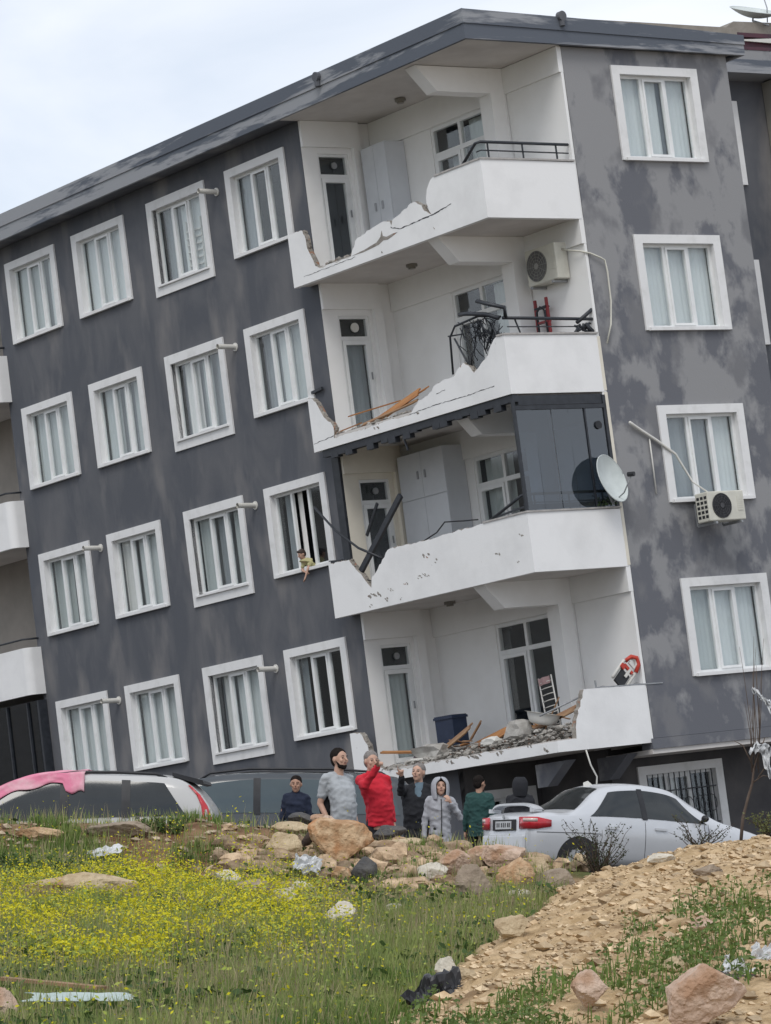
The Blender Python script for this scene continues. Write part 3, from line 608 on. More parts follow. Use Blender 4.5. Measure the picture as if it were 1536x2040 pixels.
# on the side wall of the second loggia: fan towards the street on the left, its narrow side towards us
M1 = BT(1.485, -5.02, -3.56, math.radians(-90))
a1 = ac_unit(M1, .80, .62, .27, 'cream air conditioner unit on the white side wall of the second balcony from the top', False)
mb = MB(); mb.tube([(.40, .02, .50), (.55, .06, .44), (.78, .08, .38), (.88, .22, .32), (.90, .42, .24), (.90, .50, .20), (.90, .53, .0), (.90, .52, -.5), (.90, .45, -.9), (.89, .32, -1.22)], .016, 7)
sub(mb, 'hose', ivory, a1)
M2 = BT(3.50, AR - .42, -7.93, 0)
a2 = ac_unit(M2, .82, .50, .32, 'cream air conditioner with black fan hanging below a window of the right facade')
# its white hose climbing to the left over the window
mb = MB(); mb.tube([BM.inverted() @ BM @ Vector(q) - Vector((3.50, AR - .42, -7.93)) for q in ((3.28, AR - .40, -7.42), (3.2, AR - .15, -7.2), (3.06, AR - .07, -6.85), (2.98, AR - .06, -6.70), (2.6, AR - .05, -6.45), (2.3, AR - .05, -6.28), (2.12, AR - .06, -6.18), (2.02, AR - .10, -6.14))], [.014, .016, .02, .022, .026, .028, .030, .026], 8)
sub(mb, 'hose', plastic_w, a2)
mb = MB(); mb.tube([(.38, 0, .42), (.50, .1, .40), (.52, .2, .15), (.44, .3, .02), (.34, .35, .1)], .009, 6); sub(mb, 'cable', black, a2)
mb = MB(); mb.tube([(2.47, AR - .03, -6.42), (2.47, AR - .03, -6.8), (2.46, AR - .03, -7.36)], .014, 6)
o = mb.build('drain_tube', plastic_w, None, BT(2.47, AR, -6.42), origin=(2.47, AR, -6.42)); tag(o, 'short white tube hanging on the right facade left of the window with the air conditioner', 'tube')
def dish(M, R, label, ring=1.0):
    r = empty('satellite_dish', M, label, 'satellite dish', 'satellite dishes on the building')
    pal = mat('dish_paint', (.55, .59, .58), (.47, .51, .50), .5, scale=4)
    def fn(u, v, off=0): t = u * 2 * math.pi; rr_ = R * v; return (rr_ * math.cos(t), -off + .32 * R * (v * v) * -1 + .16 * R, rr_ * 1.05 * math.sin(t))
    mb = MB(); mb.grid(lambda u, v: fn(u, max(v, .001)), 40, 9, closeu=True); mb.grid(lambda u, v: fn(u, max(v, .001), -.012), 40, 9, closeu=True)
    mb.tube([fn(t, 1.0, -.006) for t in np.linspace(0, 1, 41)], .010, 5); mb.build('reflector', pal, r, recalc=False)
    mb = MB(); mb.tube([(0, .10, -.9*R), (0, -.35*R, -.75*R), (0, -1.0*R, -.25*R)], .012, 6); mb.build('feed_arm', greymetal, r)
    mb = MB(); mb.disc((0, -1.02*R, -.2*R), (0, 1, .35), .04, .12, 12); mb.build('feed_horn', black, r)
    mb = MB(); mb.tube([(0, .16 * R, 0), (0, .3 * R, 0), (0, .34 * R, -R * 1.0)], .02, 8); mb.build('mast', greymetal, r)
    return r
# faces towards the street, seen almost from the side
dish(BT(1.36, AR - .16, -7.10, math.radians(18), math.radians(-14), math.radians(-12)), .40, 'white round satellite dish on the front parapet of the glazed third balcony')
mb = MB(); rr = random.Random(21)
for i in range(260):
    c = Vector((1.42 + rr.gauss(0, .15), AR + .05 + rr.gauss(0, .03), -7.50 + abs(rr.gauss(0, .06)))); a = Vector((rr.gauss(0, 1), rr.gauss(0, 1), rr.gauss(0, 1))).normalized() * .03; b = a.cross(Vector((rr.random(), rr.random(), rr.random()))).normalized() * .015
    mb.add([c - a, c + b, c + a, c - b], [(0, 1, 2, 3)])
leafm = mat('dark_leaf', (.03, .06, .02), (.05, .09, .03), .7, scale=9)
o = mb.build('potted_plant', leafm, None, BT(1.42, AR + .05, -7.53), origin=(1.42, AR + .05, -7.53), recalc=False); tag(o, 'small dark green plant on the parapet under the white satellite dish', 'plant')
dish(BT(8.10, -4.0, 1.72, math.radians(0), math.radians(-66)), .44, 'pale satellite dish lying tilted on the roof edge at the top right')
# cabinets on the balconies
lam = mat('white_laminate', (.58, .60, .63), (.53, .55, .58), .45, scale=2); lam2 = mat('laminate_seam', (.30, .31, .33), (.34, .35, .37), .6, scale=2)
def cabinet(x0, x1, y0, y1, z0, z1, label, split=None):
    r = empty('cabinet', BT((x0 + x1) / 2, (y0 + y1) / 2, z0), label, 'cabinet', 'white cabinets standing on the balconies')
    W, D, Hh = x1 - x0, y1 - y0, z1 - z0
    MB().box(-W/2 + .02, W/2, -D/2, D/2, 0, Hh).build('carcass', lam, r)
    rows = [(0.02, Hh)] if not split else [(.02, split), (split + .01, Hh)]
    for (q0, q1) in rows:
        for i in range(2):
            ya, yb = -D/2 + .004 + i * D/2, -D/2 + (i + 1) * D/2 - .004
            d = MB().box(-W/2, -W/2 + .018, ya, yb, q0, q1 - .004).build('cabinet_door', lam, r)
            hy = yb - .10 if i == 0 else ya + .10
            MB().box(-W/2 - .022, -W/2 - .001, hy - .02, hy + .02, (q0 + q1)/2 - .07, (q0 + q1)/2 + .07).build('handle', lam2, d)
    return r
cabinet(1.15, 1.59, -1.43, -.72, -2.44, -.21, 'narrow white cabinet in the corner of the top balcony')
cabinet(1.12, 1.59, -1.98, -.66, -8.34, -6.08 + .28, 'large white cupboard filling the corner of the third balcony', 1.72)
# wood, rubble and goods on the balconies
def board(a, b, wd, th, m, label, group='broken boards on the balconies', tw=0.0):
    a, b = Vector(a), Vector(b); d = b - a; q = d.to_track_quat('X', 'Z').to_matrix().to_4x4()
    mb = MB(); L = d.length; n = 9; r = random.Random(int(L * 1000))
    j0 = [r.uniform(0, .12) for _ in range(n + 1)]; j1 = [r.uniform(0, .12) for _ in range(n + 1)]
    vs = []; 
    for sx, js in ((-1, j0), (1, j1)):
        for zz in (-1, 1):
            for i in range(n + 1): vs.append((sx * (L/2 - js[i]), wd * (i/n - .5), zz * th/2))
    m_ = n + 1; fs = []
    for i in range(n):
        fs += [(i, i+1, m_+i+1, m_+i), (2*m_+i, 3*m_+i, 3*m_+i+1, 2*m_+i+1), (i, 2*m_+i, 2*m_+i+1, i+1), (m_+i, m_+i+1, 3*m_+i+1, 3*m_+i)]
    fs += [(0, m_, 3*m_, 2*m_), (n, 2*m_+n, 3*m_+n, m_+n)]
    mb.add(vs, fs)
    o = mb.build('wooden_board', m, None, BM @ Matrix.Translation((a + b) / 2) @ q @ Matrix.Rotation(tw, 4, 'X'))
    return tag(o, label, 'board', group)
zf = -H - 2.44
board((-.1, -1.05, zf + .30), (.1, -2.3, zf + .34), .15, .02, wood_o, 'flat orange board pointing left over the second balcony floor', tw=.25)
board((-.12, -1.9, zf + .12), (.0, -3.25, zf + .40), .15, .02, wood_o, 'long orange board tilted up to the right on the second balcony', tw=.5)
board((-.22, -1.9, zf + .03), (-.1, -3.15, zf + .36), .14, .02, wood_o, 'lower orange plank beneath the tilted board on the second balcony', tw=1.1)
board((-.25, -1.5, zf + .04), (-.15, -3.1, zf + .20), .10, .025, wood_d, 'brown splintered lath at the slab edge of the second balcony', tw=.6)
board((-.3, -.55, zf + .02), (-.25, -1.6, zf + .09), .06, .02, wood_o, 'thin orange lath across the cracked left corner of the second balcony', tw=.3)
zf = -3*H - 2.44
board((-.15, -.75, zf + .32), (.05, -2.0, zf + .18), .10, .03, wood_o, 'long orange batten sloping across the left end of the lowest balcony', tw=.2)
board((.2, -1.9, zf + .12), (.1, -3.1, zf + .50), .20, .02, wood_d, 'brown splintered board beside the concrete lump on the lowest balcony', tw=.8)
board((.35, -2.6, zf + .12), (.25, -3.9, zf + .34), .18, .02, wood_o, 'orange board in the rubble in the middle of the lowest balcony', tw=1.0)
board((.1, -3.0, zf + .25), (.15, -3.35, zf + .58), .08, .02, wood_d, 'short brown board sticking up out of the rubble', tw=.3)
board((.3, -4.3, zf + .24), (.4, -5.6, zf + .52), .16, .02, wood_d, 'reddish board under the white basin at the right of the lowest balcony', tw=.8)
board((-.2, -1.6, zf + .10), (-.1, -2.5, zf + .06), .16, .012, plastic_w, 'white strip of panel lying at the slab edge of the lowest balcony', tw=.2)
board((.2, -3.6, zf + .22), (.1, -4.5, zf + .40), .12, .02, wood_o, 'small orange board near the balcony door of the lowest floor', tw=.5)
board((.5, -4.5, zf + .2), (.6, -4.9, zf + .75), .10, .02, wood_d, 'dark red board standing behind the white chair', tw=.5)
rb = random.Random(17)
for i in range(16):
    y = rb.uniform(-5.4, -2.2); x = rb.uniform(-.15, .7); L = rb.uniform(.2, .55); a_ = rb.uniform(-.6, .6); z0 = zf + .14 + .05 * (-y - 2) + rb.uniform(0, .06)
    board((x, y, z0), (x + rb.uniform(-.1, .1), y + L * math.cos(a_), z0 + L * .3 * rb.uniform(-.4, .9)), rb.uniform(.04, .10), .015, [wood_o, wood_d, wood_d][i % 3], 'splintered piece of brown wood in the rubble of the lowest balcony', 'splinters of wood in the rubble', rb.uniform(-.8, .8))
rubm = mat('rubble_pieces', (.20, .185, .165), (.36, .345, .32), .95, scale=5, bump=.6, bscale=30, c3=(.17, .10, .07), s3=5, lo3=.6, hi3=.63, island=.3)
for k, n in ((0, 170), (1, 110), (3, 1100)):
    r = random.Random(50 + k); mb = MB(); zf = -H*k - 2.44
    for i in range(n):
        if k == 0: y = r.uniform(-2.3, -1.0); x = r.uniform(-.32, .2)
        elif k == 1: y = r.uniform(-3.1, -.9); x = r.uniform(-.32, .1)
        else: y = r.uniform(-5.7, -.85); x = r.uniform(-.33, .9)
        hh = {0: .10, 1: .06, 3: .26}[k] * (1 if k != 3 else max(.25, min(1, (-y - .4) / 3.5))) * (.4 + .6 * min(1, (x + .4) / .5))
        s = r.uniform(.015, .06); chunk_mesh(mb, (x, y, zf + r.uniform(0, hh)), (s * r.uniform(.7, 1.6), s * r.uniform(.7, 1.8), s * r.uniform(.3, .9)), r)
    c = {0: (0, -1.6), 1: (0, -2), 3: (.2, -3.3)}[k]
    o = mb.build('rubble', rubm, None, BT(c[0], c[1], zf), origin=(c[0], c[1], zf))
    tag(o, {0: 'grey rubble crumbs in the gap of the top parapet', 1: 'thin scatter of crumbs on the second balcony edge', 3: 'heap of broken masonry covering the floor of the lowest balcony'}[k], 'rubble', None, 'stuff')
def lump(c, s, seed, m, label, name='concrete_lump', cat='concrete lump', group='concrete lumps on the lowest balcony', subd=2, M=None):
    bm = bmesh.new(); bmesh.ops.create_icosphere(bm, subdivisions=subd, radius=1)
    for v in bm.verts:
        q = v.co.copy(); k = 1 + .35 * mnoise.noise(q * 1.3 + Vector((seed, 0, 0))) + .12 * mnoise.noise(q * 3.1 + Vector((0, seed, 0)))
        q = Vector((max(-.72, min(.72, q.x)), max(-.72, min(.72, q.y)), max(-.75, min(.75, q.z))))
        v.co = Vector((q.x * s[0] * k, q.y * s[1] * k, q.z * s[2] * k))
    me = bpy.data.meshes.new(name); bm.to_mesh(me); bm.free(); me.materials.append(m)
    o = bpy.data.objects.new(name, me); COL.objects.link(o); o.matrix_world = M if M is not None else BT(*c)
    return tag(o, label, cat, group)
lump((.05, -2.05, zf + .18), (.28, .50, .18), 3, conc, 'pale grey angular concrete lump below the dark blue crate')
lump((-.05, -4.5, zf + .30), (.2, .30, .20), 8, conc, 'grey hollow block of masonry beside the white basin')
lump((-.15, -3.9, zf + .17), (.14, .26, .10), 12, plastic_w, 'white curved fragment in the rubble of the lowest balcony', 'fragment', 'fragment', None)
lump((.1, -1.6, zf + .10), (.12, .2, .10), 15, mat('mauve_cloth', (.20, .15, .17), (.14, .10, .12), .9, scale=4), 'dark mauve bundle between the batten and the concrete lump', 'bundle', 'bundle', None)
navy = mat('navy_plastic', (.016, .026, .055), (.024, .036, .07), .45, scale=6)
r = empty('storage_crate', BT(.75, -1.72, -11.02, .1, 0, 0), 'dark navy blue plastic crate on the rubble by the lowest balcony door', 'crate')
mb = MB()
for (a, b, c_, d) in ((-.17, -.155, -.22, .22), (.155, .17, -.22, .22), (-.155, .155, -.22, -.205), (-.155, .155, .205, .22)): mb.box(a, b, c_, d, 0, .50)
mb.box(-.155, .155, -.205, .205, 0, .02); mb.build('tub', navy, r)
mb = MB(); mb.box(-.19, .19, -.24, -.221, .46, .50); mb.box(-.19, .19, .221, .24, .46, .50); mb.box(-.19, -.171, -.22, .22, .46, .50); mb.box(.171, .19, -.22, .22, .46, .50)
mb.build('rim', navy, r)
MB().box(-.175, .175, -.225, .225, .501, .52).build('lid', navy, r)
MB().box(.6, 1.3, -2.1, -1.35, -11.39, -11.03).build('pallet_block', conc, None, BT(0.95, -1.7, -11.39), origin=(0.95, -1.7, -11.39))
tag(bpy.data.objects['pallet_block'], 'grey concrete block under the navy crate', 'block')
# white washbasin thrown on the rubble
r = empty('washbasin', BT(.12, -4.95, -10.97, .3, .25, .1) @ Matrix.Diagonal((.8, .8, .8, 1)), 'white overturned washbasin on the rubble beside the broken parapet', 'washbasin')
mb = MB(); mb.grid(lambda u, v: ((.16 + .10*v) * math.cos(2*math.pi*u), (.24 + .14*v) * math.sin(2*math.pi*u), .22 * v * v), 28, 6, closeu=True); mb.build('bowl', plastic_w, r, recalc=False)
mb = MB(); mb.grid(lambda u, v: ((.26 + .05*v) * math.cos(2*math.pi*u), (.38 + .06*v) * math.sin(2*math.pi*u), .22 + .01 * v), 28, 3, closeu=True); mb.disc((0, 0, .0), (0, 0, 1), .16, .01, 20); mb.build('rim', plastic_w, r, recalc=False)
# white wire rack leaning by the door
r = empty('wire_rack', BT(.72, -4.55, -11.2, 0, -.10, 0), 'white wire rack leaning against the door of the lowest balcony', 'rack')
mb = MB(); mb.tube([(0, -.17, 0), (0, -.17, 1.05)], .013, 6); mb.tube([(0, .17, 0), (0, .17, 1.05)], .013, 6); mb.build('frame', plastic_w, r)
for i in range(9): MB().tube([(0, -.17, .12 + i*.105), (-.03, 0, .12 + i*.105), (0, .17, .12 + i*.105)], .009, 5).build('rung', plastic_w, r)
MB().grid(lambda u, v: (-.03 + .02*math.sin(9*u), -.16 + .32*u, .92 + .12*v), 8, 3).build('cloth', mat('pink_cloth', (.42, .28, .28), (.34, .22, .22), .9, scale=6), r)
loose('hanging_pole', [(-.2, -5.3, -10.85), (.6, -5.75, -10.55)], .016, greymetal, 'thin grey pole leaning on the broken end of the lowest parapet', 'pole')
# red and white folded walker on the parapet of the lowest balcony
redp = mat('red_plastic', (.52, .055, .03), (.42, .04, .025), .45, scale=5)
r = empty('baby_walker', BT(1.14, -5.80, -10.47, 0, 0, .84) @ Matrix.Diagonal((.9, .9, 1, 1)), 'red and white plastic baby seat lying on the parapet of the lowest balcony', 'baby seat')
mb = MB(); mb.tube([(-.17, 0, 0), (-.17, 0, .38), (-.10, 0, .52), (0, 0, .57), (.10, 0, .52), (.17, 0, .38), (.17, 0, .0)], .034, 8); mb.build('frame', plastic_w, r)
mb = MB(); mb.tube([(-.15, -.03, .40), (-.11, -.03, .53), (0, -.03, .60), (.11, -.03, .55), (.16, -.03, .40)], .040, 8); mb.build('hood', redp, r)
mb = MB(); mb.obox(Matrix.Translation((0, .0, .12)), .22, .05, .26); mb.build('seat', black, r)
mb = MB(); mb.obox(Matrix.Translation((-.01, -.02, .33)), .24, .05, .05); mb.obox(Matrix.Translation((-.14, -.02, .28)), .10, .06, .08); mb.build('tray', redp, r)
mb = MB(); mb.obox(Matrix.Translation((.02, -.035, .26)), .05, .03, .18); mb.obox(Matrix.Translation((0, -.035, .43)), .16, .03, .05); mb.build('strap', plastic_w, r)
mb = MB(); mb.grid(lambda u, v: (.75 + 1.0*u, -5.83 + .08*v, -10.50 + .03*math.sin(17*u) * v), 24, 4); mb.bar((.62, -5.84, -10.50), (2.05, -5.86, -10.52), .02)
mb.bar((.64, -5.82, -10.50), (.64, -5.82, -10.38), .025)
o = mb.build('torn_sheet_strip', greymetal, None, BT(.75, -5.83, -10.5), origin=(.75, -5.83, -10.5)); tag(o, 'torn grey sheet strip along the top of the lowest parapet under the red seat', 'metal strip')
# red stool ladder under the first air conditioner
r = empty('step_ladder', BT(1.50, -4.70, -5.39, 0, 0, 0), 'dark red folded step ladder behind the rail under the air conditioner', 'ladder')
redl = mat('dark_red_paint', (.27, .035, .04), (.20, .03, .035), .5, scale=5)
mb = MB(); mb.bar((0, -.17, 0), (0, -.15, 1.62), .035, .05); mb.bar((0, .17, 0), (0, .15, 1.62), .035, .05); mb.build('stile', redl, r)
for i in range(6): MB().box(-.04, .06, -.15, .15, .2 + i*.25, .23 + i*.25).build('step', darkmetal if i % 2 else redl, r)
mb = MB(); mb.tube([(-.02, -.12, .95), (-.03, -.11, 1.4), (-.03, 0, 1.48), (-.03, .1, 1.4), (-.02, .12, .95)], .022, 6); mb.build('hoop', darkmetal, r)
# ------------------------------------------------------------------ ground
def vnoise(x, y, seed=0):
    xi, yi = np.floor(x).astype(np.int64), np.floor(y).astype(np.int64); xf, yf = x - xi, y - yi
    xf, yf = xf * xf * (3 - 2 * xf), yf * yf * (3 - 2 * yf)
    def hsh(a, b):
        n = (a * 374761393 + b * 668265263 + seed * 974634777) & 0xffffffff; n = ((n ^ (n >> 13)) * 1274126177) & 0xffffffff
        return ((n ^ (n >> 16)) & 0xffff) / 65535.0
    return (hsh(xi, yi) * (1 - xf) + hsh(xi + 1, yi) * xf) * (1 - yf) + (hsh(xi, yi + 1) * (1 - xf) + hsh(xi + 1, yi + 1) * xf) * yf
def fbm(x, y, seed=0, o=4):
    s = 0; a = .5
    for i in range(o): s = s + a * vnoise(x * 2**i, y * 2**i, seed + i); a *= .5
    return s / (1 - .5**o) * 1.0
def sstep(a, b, x): t = np.clip((x - a) / (b - a), 0, 1); return t * t * (3 - 2 * t)
CRX = [-60, -6, -4.03, -2.6, -1.77, -1.09, -.15, .43, 1.11, 1.74, 2.16, 4.03, 8, 60]
CRZ = [.6, .58, .56, .58, .60, .54, .43, .41, .33, .14, .05, .02, .0, .0]
STREET = -.22
def street_z(x, y): return STREET + .019 * np.clip(y - 41, 0, 16) - .035 * np.clip(x - 2, 0, 8)
def xb(y): return .10 + (y - 21) * .118
def mound_s(x, y): return x - xb(y) + .22 * (fbm(x * 2.2 + 3, y * 1.1, 5) - .5) * 2 - .05
def Hgt(x, y):
    x = np.asarray(x, float); y = np.asarray(y, float)
    cr = np.interp(x, CRX, CRZ)
    t = np.clip((y - 21) / 16, 0, 1)
    lowz = np.interp(x, [-6, -3.5, -1.5, 0, 1.5], [.16, .12, .02, -.10, -.16])
    z = -.83 + (lowz + .83) * np.clip((y - 21) / 14.0, 0, 1) + (cr - lowz) * sstep(34.6, 37.0, y)
    z = np.where(y < 21, -.83 - .77 * sstep(21, 8, y), z)
    bump = (fbm(x * .9, y * .45, 1) - .5) * .22 + (fbm(x * 3.5, y * 2.2, 2) - .5) * .09
    z = z + bump * np.where(y < 37, .35 + .65 * t, 1)
    # behind the crest the bank drops to the street
    dn = sstep(37.2, 39.4, y); z = z * (1 - dn) + (street_z(x, y) + .02 * (fbm(x, y, 9) - .5)) * dn
    s = mound_s(x, y)
    add = np.interp(s, [-.05, .0, .2, .55, 1.0, 1.9, 4, 8], [0, .05, .20, .38, .50, .66, .92, 1.1])
    add = add * (1 - sstep(33.2, 36.6, y)) * (.45 + .55 * sstep(15, 23, y)) * (1 - .4 * sstep(8, 20, x))
    add = add * (1 + .25 * (fbm(x * 1.6, y * .8, 14) - .5)) + np.where(s > 0, 1, 0) * (1 - sstep(33.2, 36.6, y)) * ((fbm(x * 6, y * 4.5, 21) - .5) * .11 + (fbm(x * 16, y * 12, 22) - .5) * .045)
    return z + add
xs = np.concatenate([[-900, -400, -150, -60, -30, -18, -12, -9], np.arange(-7, 7.001, .045), [9, 12, 18, 30, 60, 150, 400, 900]])
ys = np.concatenate([[-60, -20, -5, 2, 6, 9, 11], np.arange(12.5, 20, .25), np.arange(20, 39.6, .06), np.arange(40, 50, 1.0), [54, 60, 70, 90, 130, 200, 400, 900, 2500]])
GX, GY = np.meshgrid(xs, ys); GZ = Hgt(GX, GY); GZ = np.where(GY > 75, STREET, GZ)
nxs, nys = len(xs), len(ys)
me = bpy.data.meshes.new('ground'); me.vertices.add(nxs * nys)
me.vertices.foreach_set('co', np.stack([GX, GY, GZ], -1).astype(np.float32).ravel())
ii = np.arange((nys - 1) * (nxs - 1)); r_, c_ = ii // (nxs - 1), ii % (nxs - 1); a_ = r_ * nxs + c_
qd = np.stack([a_, a_ + 1, a_ + nxs + 1, a_ + nxs], -1).astype(np.int32)
me.loops.add(qd.size); me.loops.foreach_set('vertex_index', qd.ravel()); me.polygons.add(len(qd))
me.polygons.foreach_set('loop_start', np.arange(0, qd.size, 4, dtype=np.int32)); me.polygons.foreach_set('use_smooth', np.ones(len(qd), bool)); me.update(calc_edges=True)
# which kind of ground lies where: R tan subsoil of the spoil heap, G brown earth, B street
tan = sstep(-.02, .10, mound_s(GX, GY)) * (1 - sstep(35.5, 36.8, GY)) 
soil = sstep(.50, .62, fbm(GX * 1.3, GY * .7, 31) + .20 * sstep(34, 36.5, GY) - .06 - .25 * sstep(31, 27, GY))
street = sstep(38.6, 39.2, GY)
ca = me.color_attributes.new('ground_kind', 'FLOAT_COLOR', 'POINT')
ca.data.foreach_set('color', np.stack([tan, soil, street, np.ones_like(tan)], -1).astype(np.float32).ravel())
g = bpy.data.objects.new('ground', me); COL.objects.link(g); g['kind'] = 'structure'
m = bpy.data.materials.new('ground_earth'); m.use_nodes = True; t = m.node_tree; N = t.nodes; p = N['Principled BSDF']; p.inputs['Roughness'].default_value = .95; p.inputs['Specular IOR Level'].default_value = .15
tcn = N.new('ShaderNodeTexCoord'); at = N.new('ShaderNodeAttribute'); at.attribute_name = 'ground_kind'; sp = N.new('ShaderNodeSeparateColor'); nlink(t, at.outputs['Color'], sp.inputs[0])
def nz_col(scale, c1, c2, lo=.4, hi=.6, detail=6, c3=None, lo3=.6, s3=None):
    n = N.new('ShaderNodeTexNoise'); n.inputs['Scale'].default_value = scale; n.inputs['Detail'].default_value = detail; n.inputs['Roughness'].default_value = .65; nlink(t, tcn.outputs['Object'], n.inputs[0])
    r = N.new('ShaderNodeMapRange'); r.inputs['From Min'].default_value = lo; r.inputs['From Max'].default_value = hi; nlink(t, n.outputs[0], r.inputs[0])
    x = N.new('ShaderNodeMix'); x.data_type = 'RGBA'; x.inputs[6].default_value = (*c1, 1); x.inputs[7].default_value = (*c2, 1); nlink(t, r.outputs[0], x.inputs[0]); o = x.outputs[2]
    if c3:
        n2 = N.new('ShaderNodeTexNoise'); n2.inputs['Scale'].default_value = s3; n2.inputs['Detail'].default_value = 5; nlink(t, tcn.outputs['Object'], n2.inputs[0])
        r2 = N.new('ShaderNodeMapRange'); r2.inputs['From Min'].default_value = lo3; r2.inputs['From Max'].default_value = lo3 + .08; nlink(t, n2.outputs[0], r2.inputs[0])
        x2 = N.new('ShaderNodeMix'); x2.data_type = 'RGBA'; nlink(t, r2.outputs[0], x2.inputs[0]); nlink(t, o, x2.inputs[6]); x2.inputs[7].default_value = (*c3, 1); o = x2.outputs[2]
    return o
grs = nz_col(2.2, (.065, .095, .025), (.13, .14, .05), c3=(.15, .125, .07), s3=5, lo3=.58)
tanc = nz_col(6, (.36, .25, .135), (.53, .39, .235), c3=(.23, .15, .08), s3=2.2, lo3=.57)
soilc = nz_col(5, (.135, .075, .042), (.24, .15, .085), c3=(.32, .25, .17), s3=9, lo3=.60)
strc = nz_col(3, (.10, .095, .09), (.16, .15, .14))
def mixc(f, a, b):
    x = N.new('ShaderNodeMix'); x.data_type = 'RGBA'; nlink(t, f, x.inputs[0]); nlink(t, a, x.inputs[6]); nlink(t, b, x.inputs[7]); return x.outputs[2]
o1 = mixc(sp.outputs[1], grs, soilc); o2 = mixc(sp.outputs[0], o1, tanc); o3 = mixc(sp.outputs[2], o2, strc); nlink(t, o3, p.inputs['Base Color'])
nb = N.new('ShaderNodeTexNoise'); nb.inputs['Scale'].default_value = 22; nb.inputs['Detail'].default_value = 8; nlink(t, tcn.outputs['Object'], nb.inputs[0])
bn = N.new('ShaderNodeBump'); bn.inputs['Strength'].default_value = .9; bn.inputs['Distance'].default_value = .05; nlink(t, nb.outputs[0], bn.inputs['Height']); nlink(t, bn.outputs[0], p.inputs['Normal'])
me.materials.append(m)
import bisect
XL, YL = xs.tolist(), ys.tolist()
def hz(x, y):
    i = min(max(bisect.bisect_right(XL, x) - 1, 0), nxs - 2); j = min(max(bisect.bisect_right(YL, y) - 1, 0), nys - 2)
    a = (x - XL[i]) / (XL[i+1] - XL[i]); b = (y - YL[j]) / (YL[j+1] - YL[j])
    return float((GZ[j, i] * (1 - a) + GZ[j, i+1] * a) * (1 - b) + (GZ[j+1, i] * (1 - a) + GZ[j+1, i+1] * a) * b)
def onground(u, v, near=14.0, far=37.0):
    """where the line of sight through (u, v) meets the bank"""
    d = near
    while d < far:
        q = P(u, v, d)
        if q.z <= hz(q.x, q.y): return Vector((q.x, q.y, hz(q.x, q.y)))
        d += .1
    q = P(u, v, far); return Vector((q.x, far, hz(q.x, far)))
def candidates(n, x0, x1, y0, y1, seed, keep):
    g_ = np.random.default_rng(seed); x = g_.uniform(x0, x1, n * 12); y = g_.uniform(y0, y1, n * 12)
    k = (np.abs(x) < y * .118 + .8) & keep(mound_s(x, y), y, g_); return list(zip(x[k][:n].tolist(), y[k][:n].tolist()))
# pebbles and clods on the spoil heap and the bank
cl = mat('tan_clods', (.37, .26, .15), (.56, .44, .29), .95, scale=5, bump=.6, bscale=30, island=.35)
r = random.Random(77); mb = MB()
for x, y in candidates(10500, -.2, 6.2, 14.5, 35.5, 77, lambda s_, y_, g_: (s_ > .08) | ((s_ > -.05) & (g_.random(len(s_)) < .5))):
    s = r.uniform(.006, .020) if r.random() < .93 else r.uniform(.02, .055)
    k0 = len(mb.v); z = hz(x, y) + s * .2
    vs = [(x + a * s * r.uniform(.7, 1.6), y + b * s * r.uniform(.7, 1.6), z + c * s * r.uniform(.5, .95)) for a, b, c in ((1,0,0), (-1,0,0), (0,1,0), (0,-1,0), (.2,.1,1), (0,0,-1), (.7,.7,.55), (-.7,-.65,.6))]
    mb.add(vs, [(0,6,4), (0,2,6), (6,2,4), (2,1,4), (1,7,4), (1,3,7), (7,3,4), (3,0,4), (0,5,2), (2,5,1), (1,5,3), (3,5,0)])
o = mb.build('clods', cl, None, recalc=False); tag(o, 'loose tan clods and pebbles strewn over the spoil heap', 'clods', None, 'stuff')
r = random.Random(78); mb = MB()
for x, y in candidates(1500, -4.6, 2.4, 20, 37.6, 78, lambda s_, y_, g_: (s_ < -.05) & (g_.random(len(s_)) < np.where(y_ > 28, 1, .25))):
    s = r.uniform(.012, .05); z = hz(x, y) + s * .2
    vs = [(x + a * s * r.uniform(.7, 1.6), y + b * s * r.uniform(.7, 1.6), z + c * s * r.uniform(.5, .95)) for a, b, c in ((1,0,0), (-1,0,0), (0,1,0), (0,-1,0), (.2,.1,1), (0,0,-1), (.7,.7,.55), (-.7,-.65,.6))]
    mb.add(vs, [(0,6,4), (0,2,6), (6,2,4), (2,1,4), (1,7,4), (1,3,7), (7,3,4), (3,0,4), (0,5,2), (2,5,1), (1,5,3), (3,5,0)])
o = mb.build('gravel', mat('bank_gravel', (.26, .19, .13), (.44, .36, .26), .95, scale=5, island=.4), None, recalc=False); tag(o, 'scattered small stones on the grassy bank', 'gravel', None, 'stuff')
# rocks
rk = [mat('orange_limestone', (.36, .215, .115), (.52, .37, .23), .9, scale=7.0, lo=.42, hi=.6, bump=1.0, bscale=24, c3=(.42, .20, .085), s3=2.6, lo3=.56, hi3=.66, bdist=.03),
      mat('tan_limestone', (.36, .27, .165), (.51, .41, .27), .9, scale=7.0, bump=1.0, bscale=24, c3=(.30, .19, .11), s3=4, lo3=.6, hi3=.68, bdist=.03),
      mat('pink_limestone', (.40, .275, .20), (.55, .42, .33), .9, scale=7.0, bump=1.0, bscale=24, c3=(.36, .22, .14), s3=3.5, lo3=.58, hi3=.66, bdist=.03),
      mat('dark_stone', (.055, .055, .058), (.10, .095, .09), .9, scale=7.0, bump=1.0, bscale=26, bdist=.02),
      mat('pale_stone', (.46, .42, .35), (.58, .54, .46), .9, scale=7.0, bump=1.0, bscale=26, c3=(.33, .25, .17), s3=5, lo3=.62, hi3=.7, bdist=.02),
      mat('grey_brown_stone', (.20, .155, .115), (.31, .25, .19), .9, scale=7.0, bump=1.0, bscale=26, bdist=.02)]
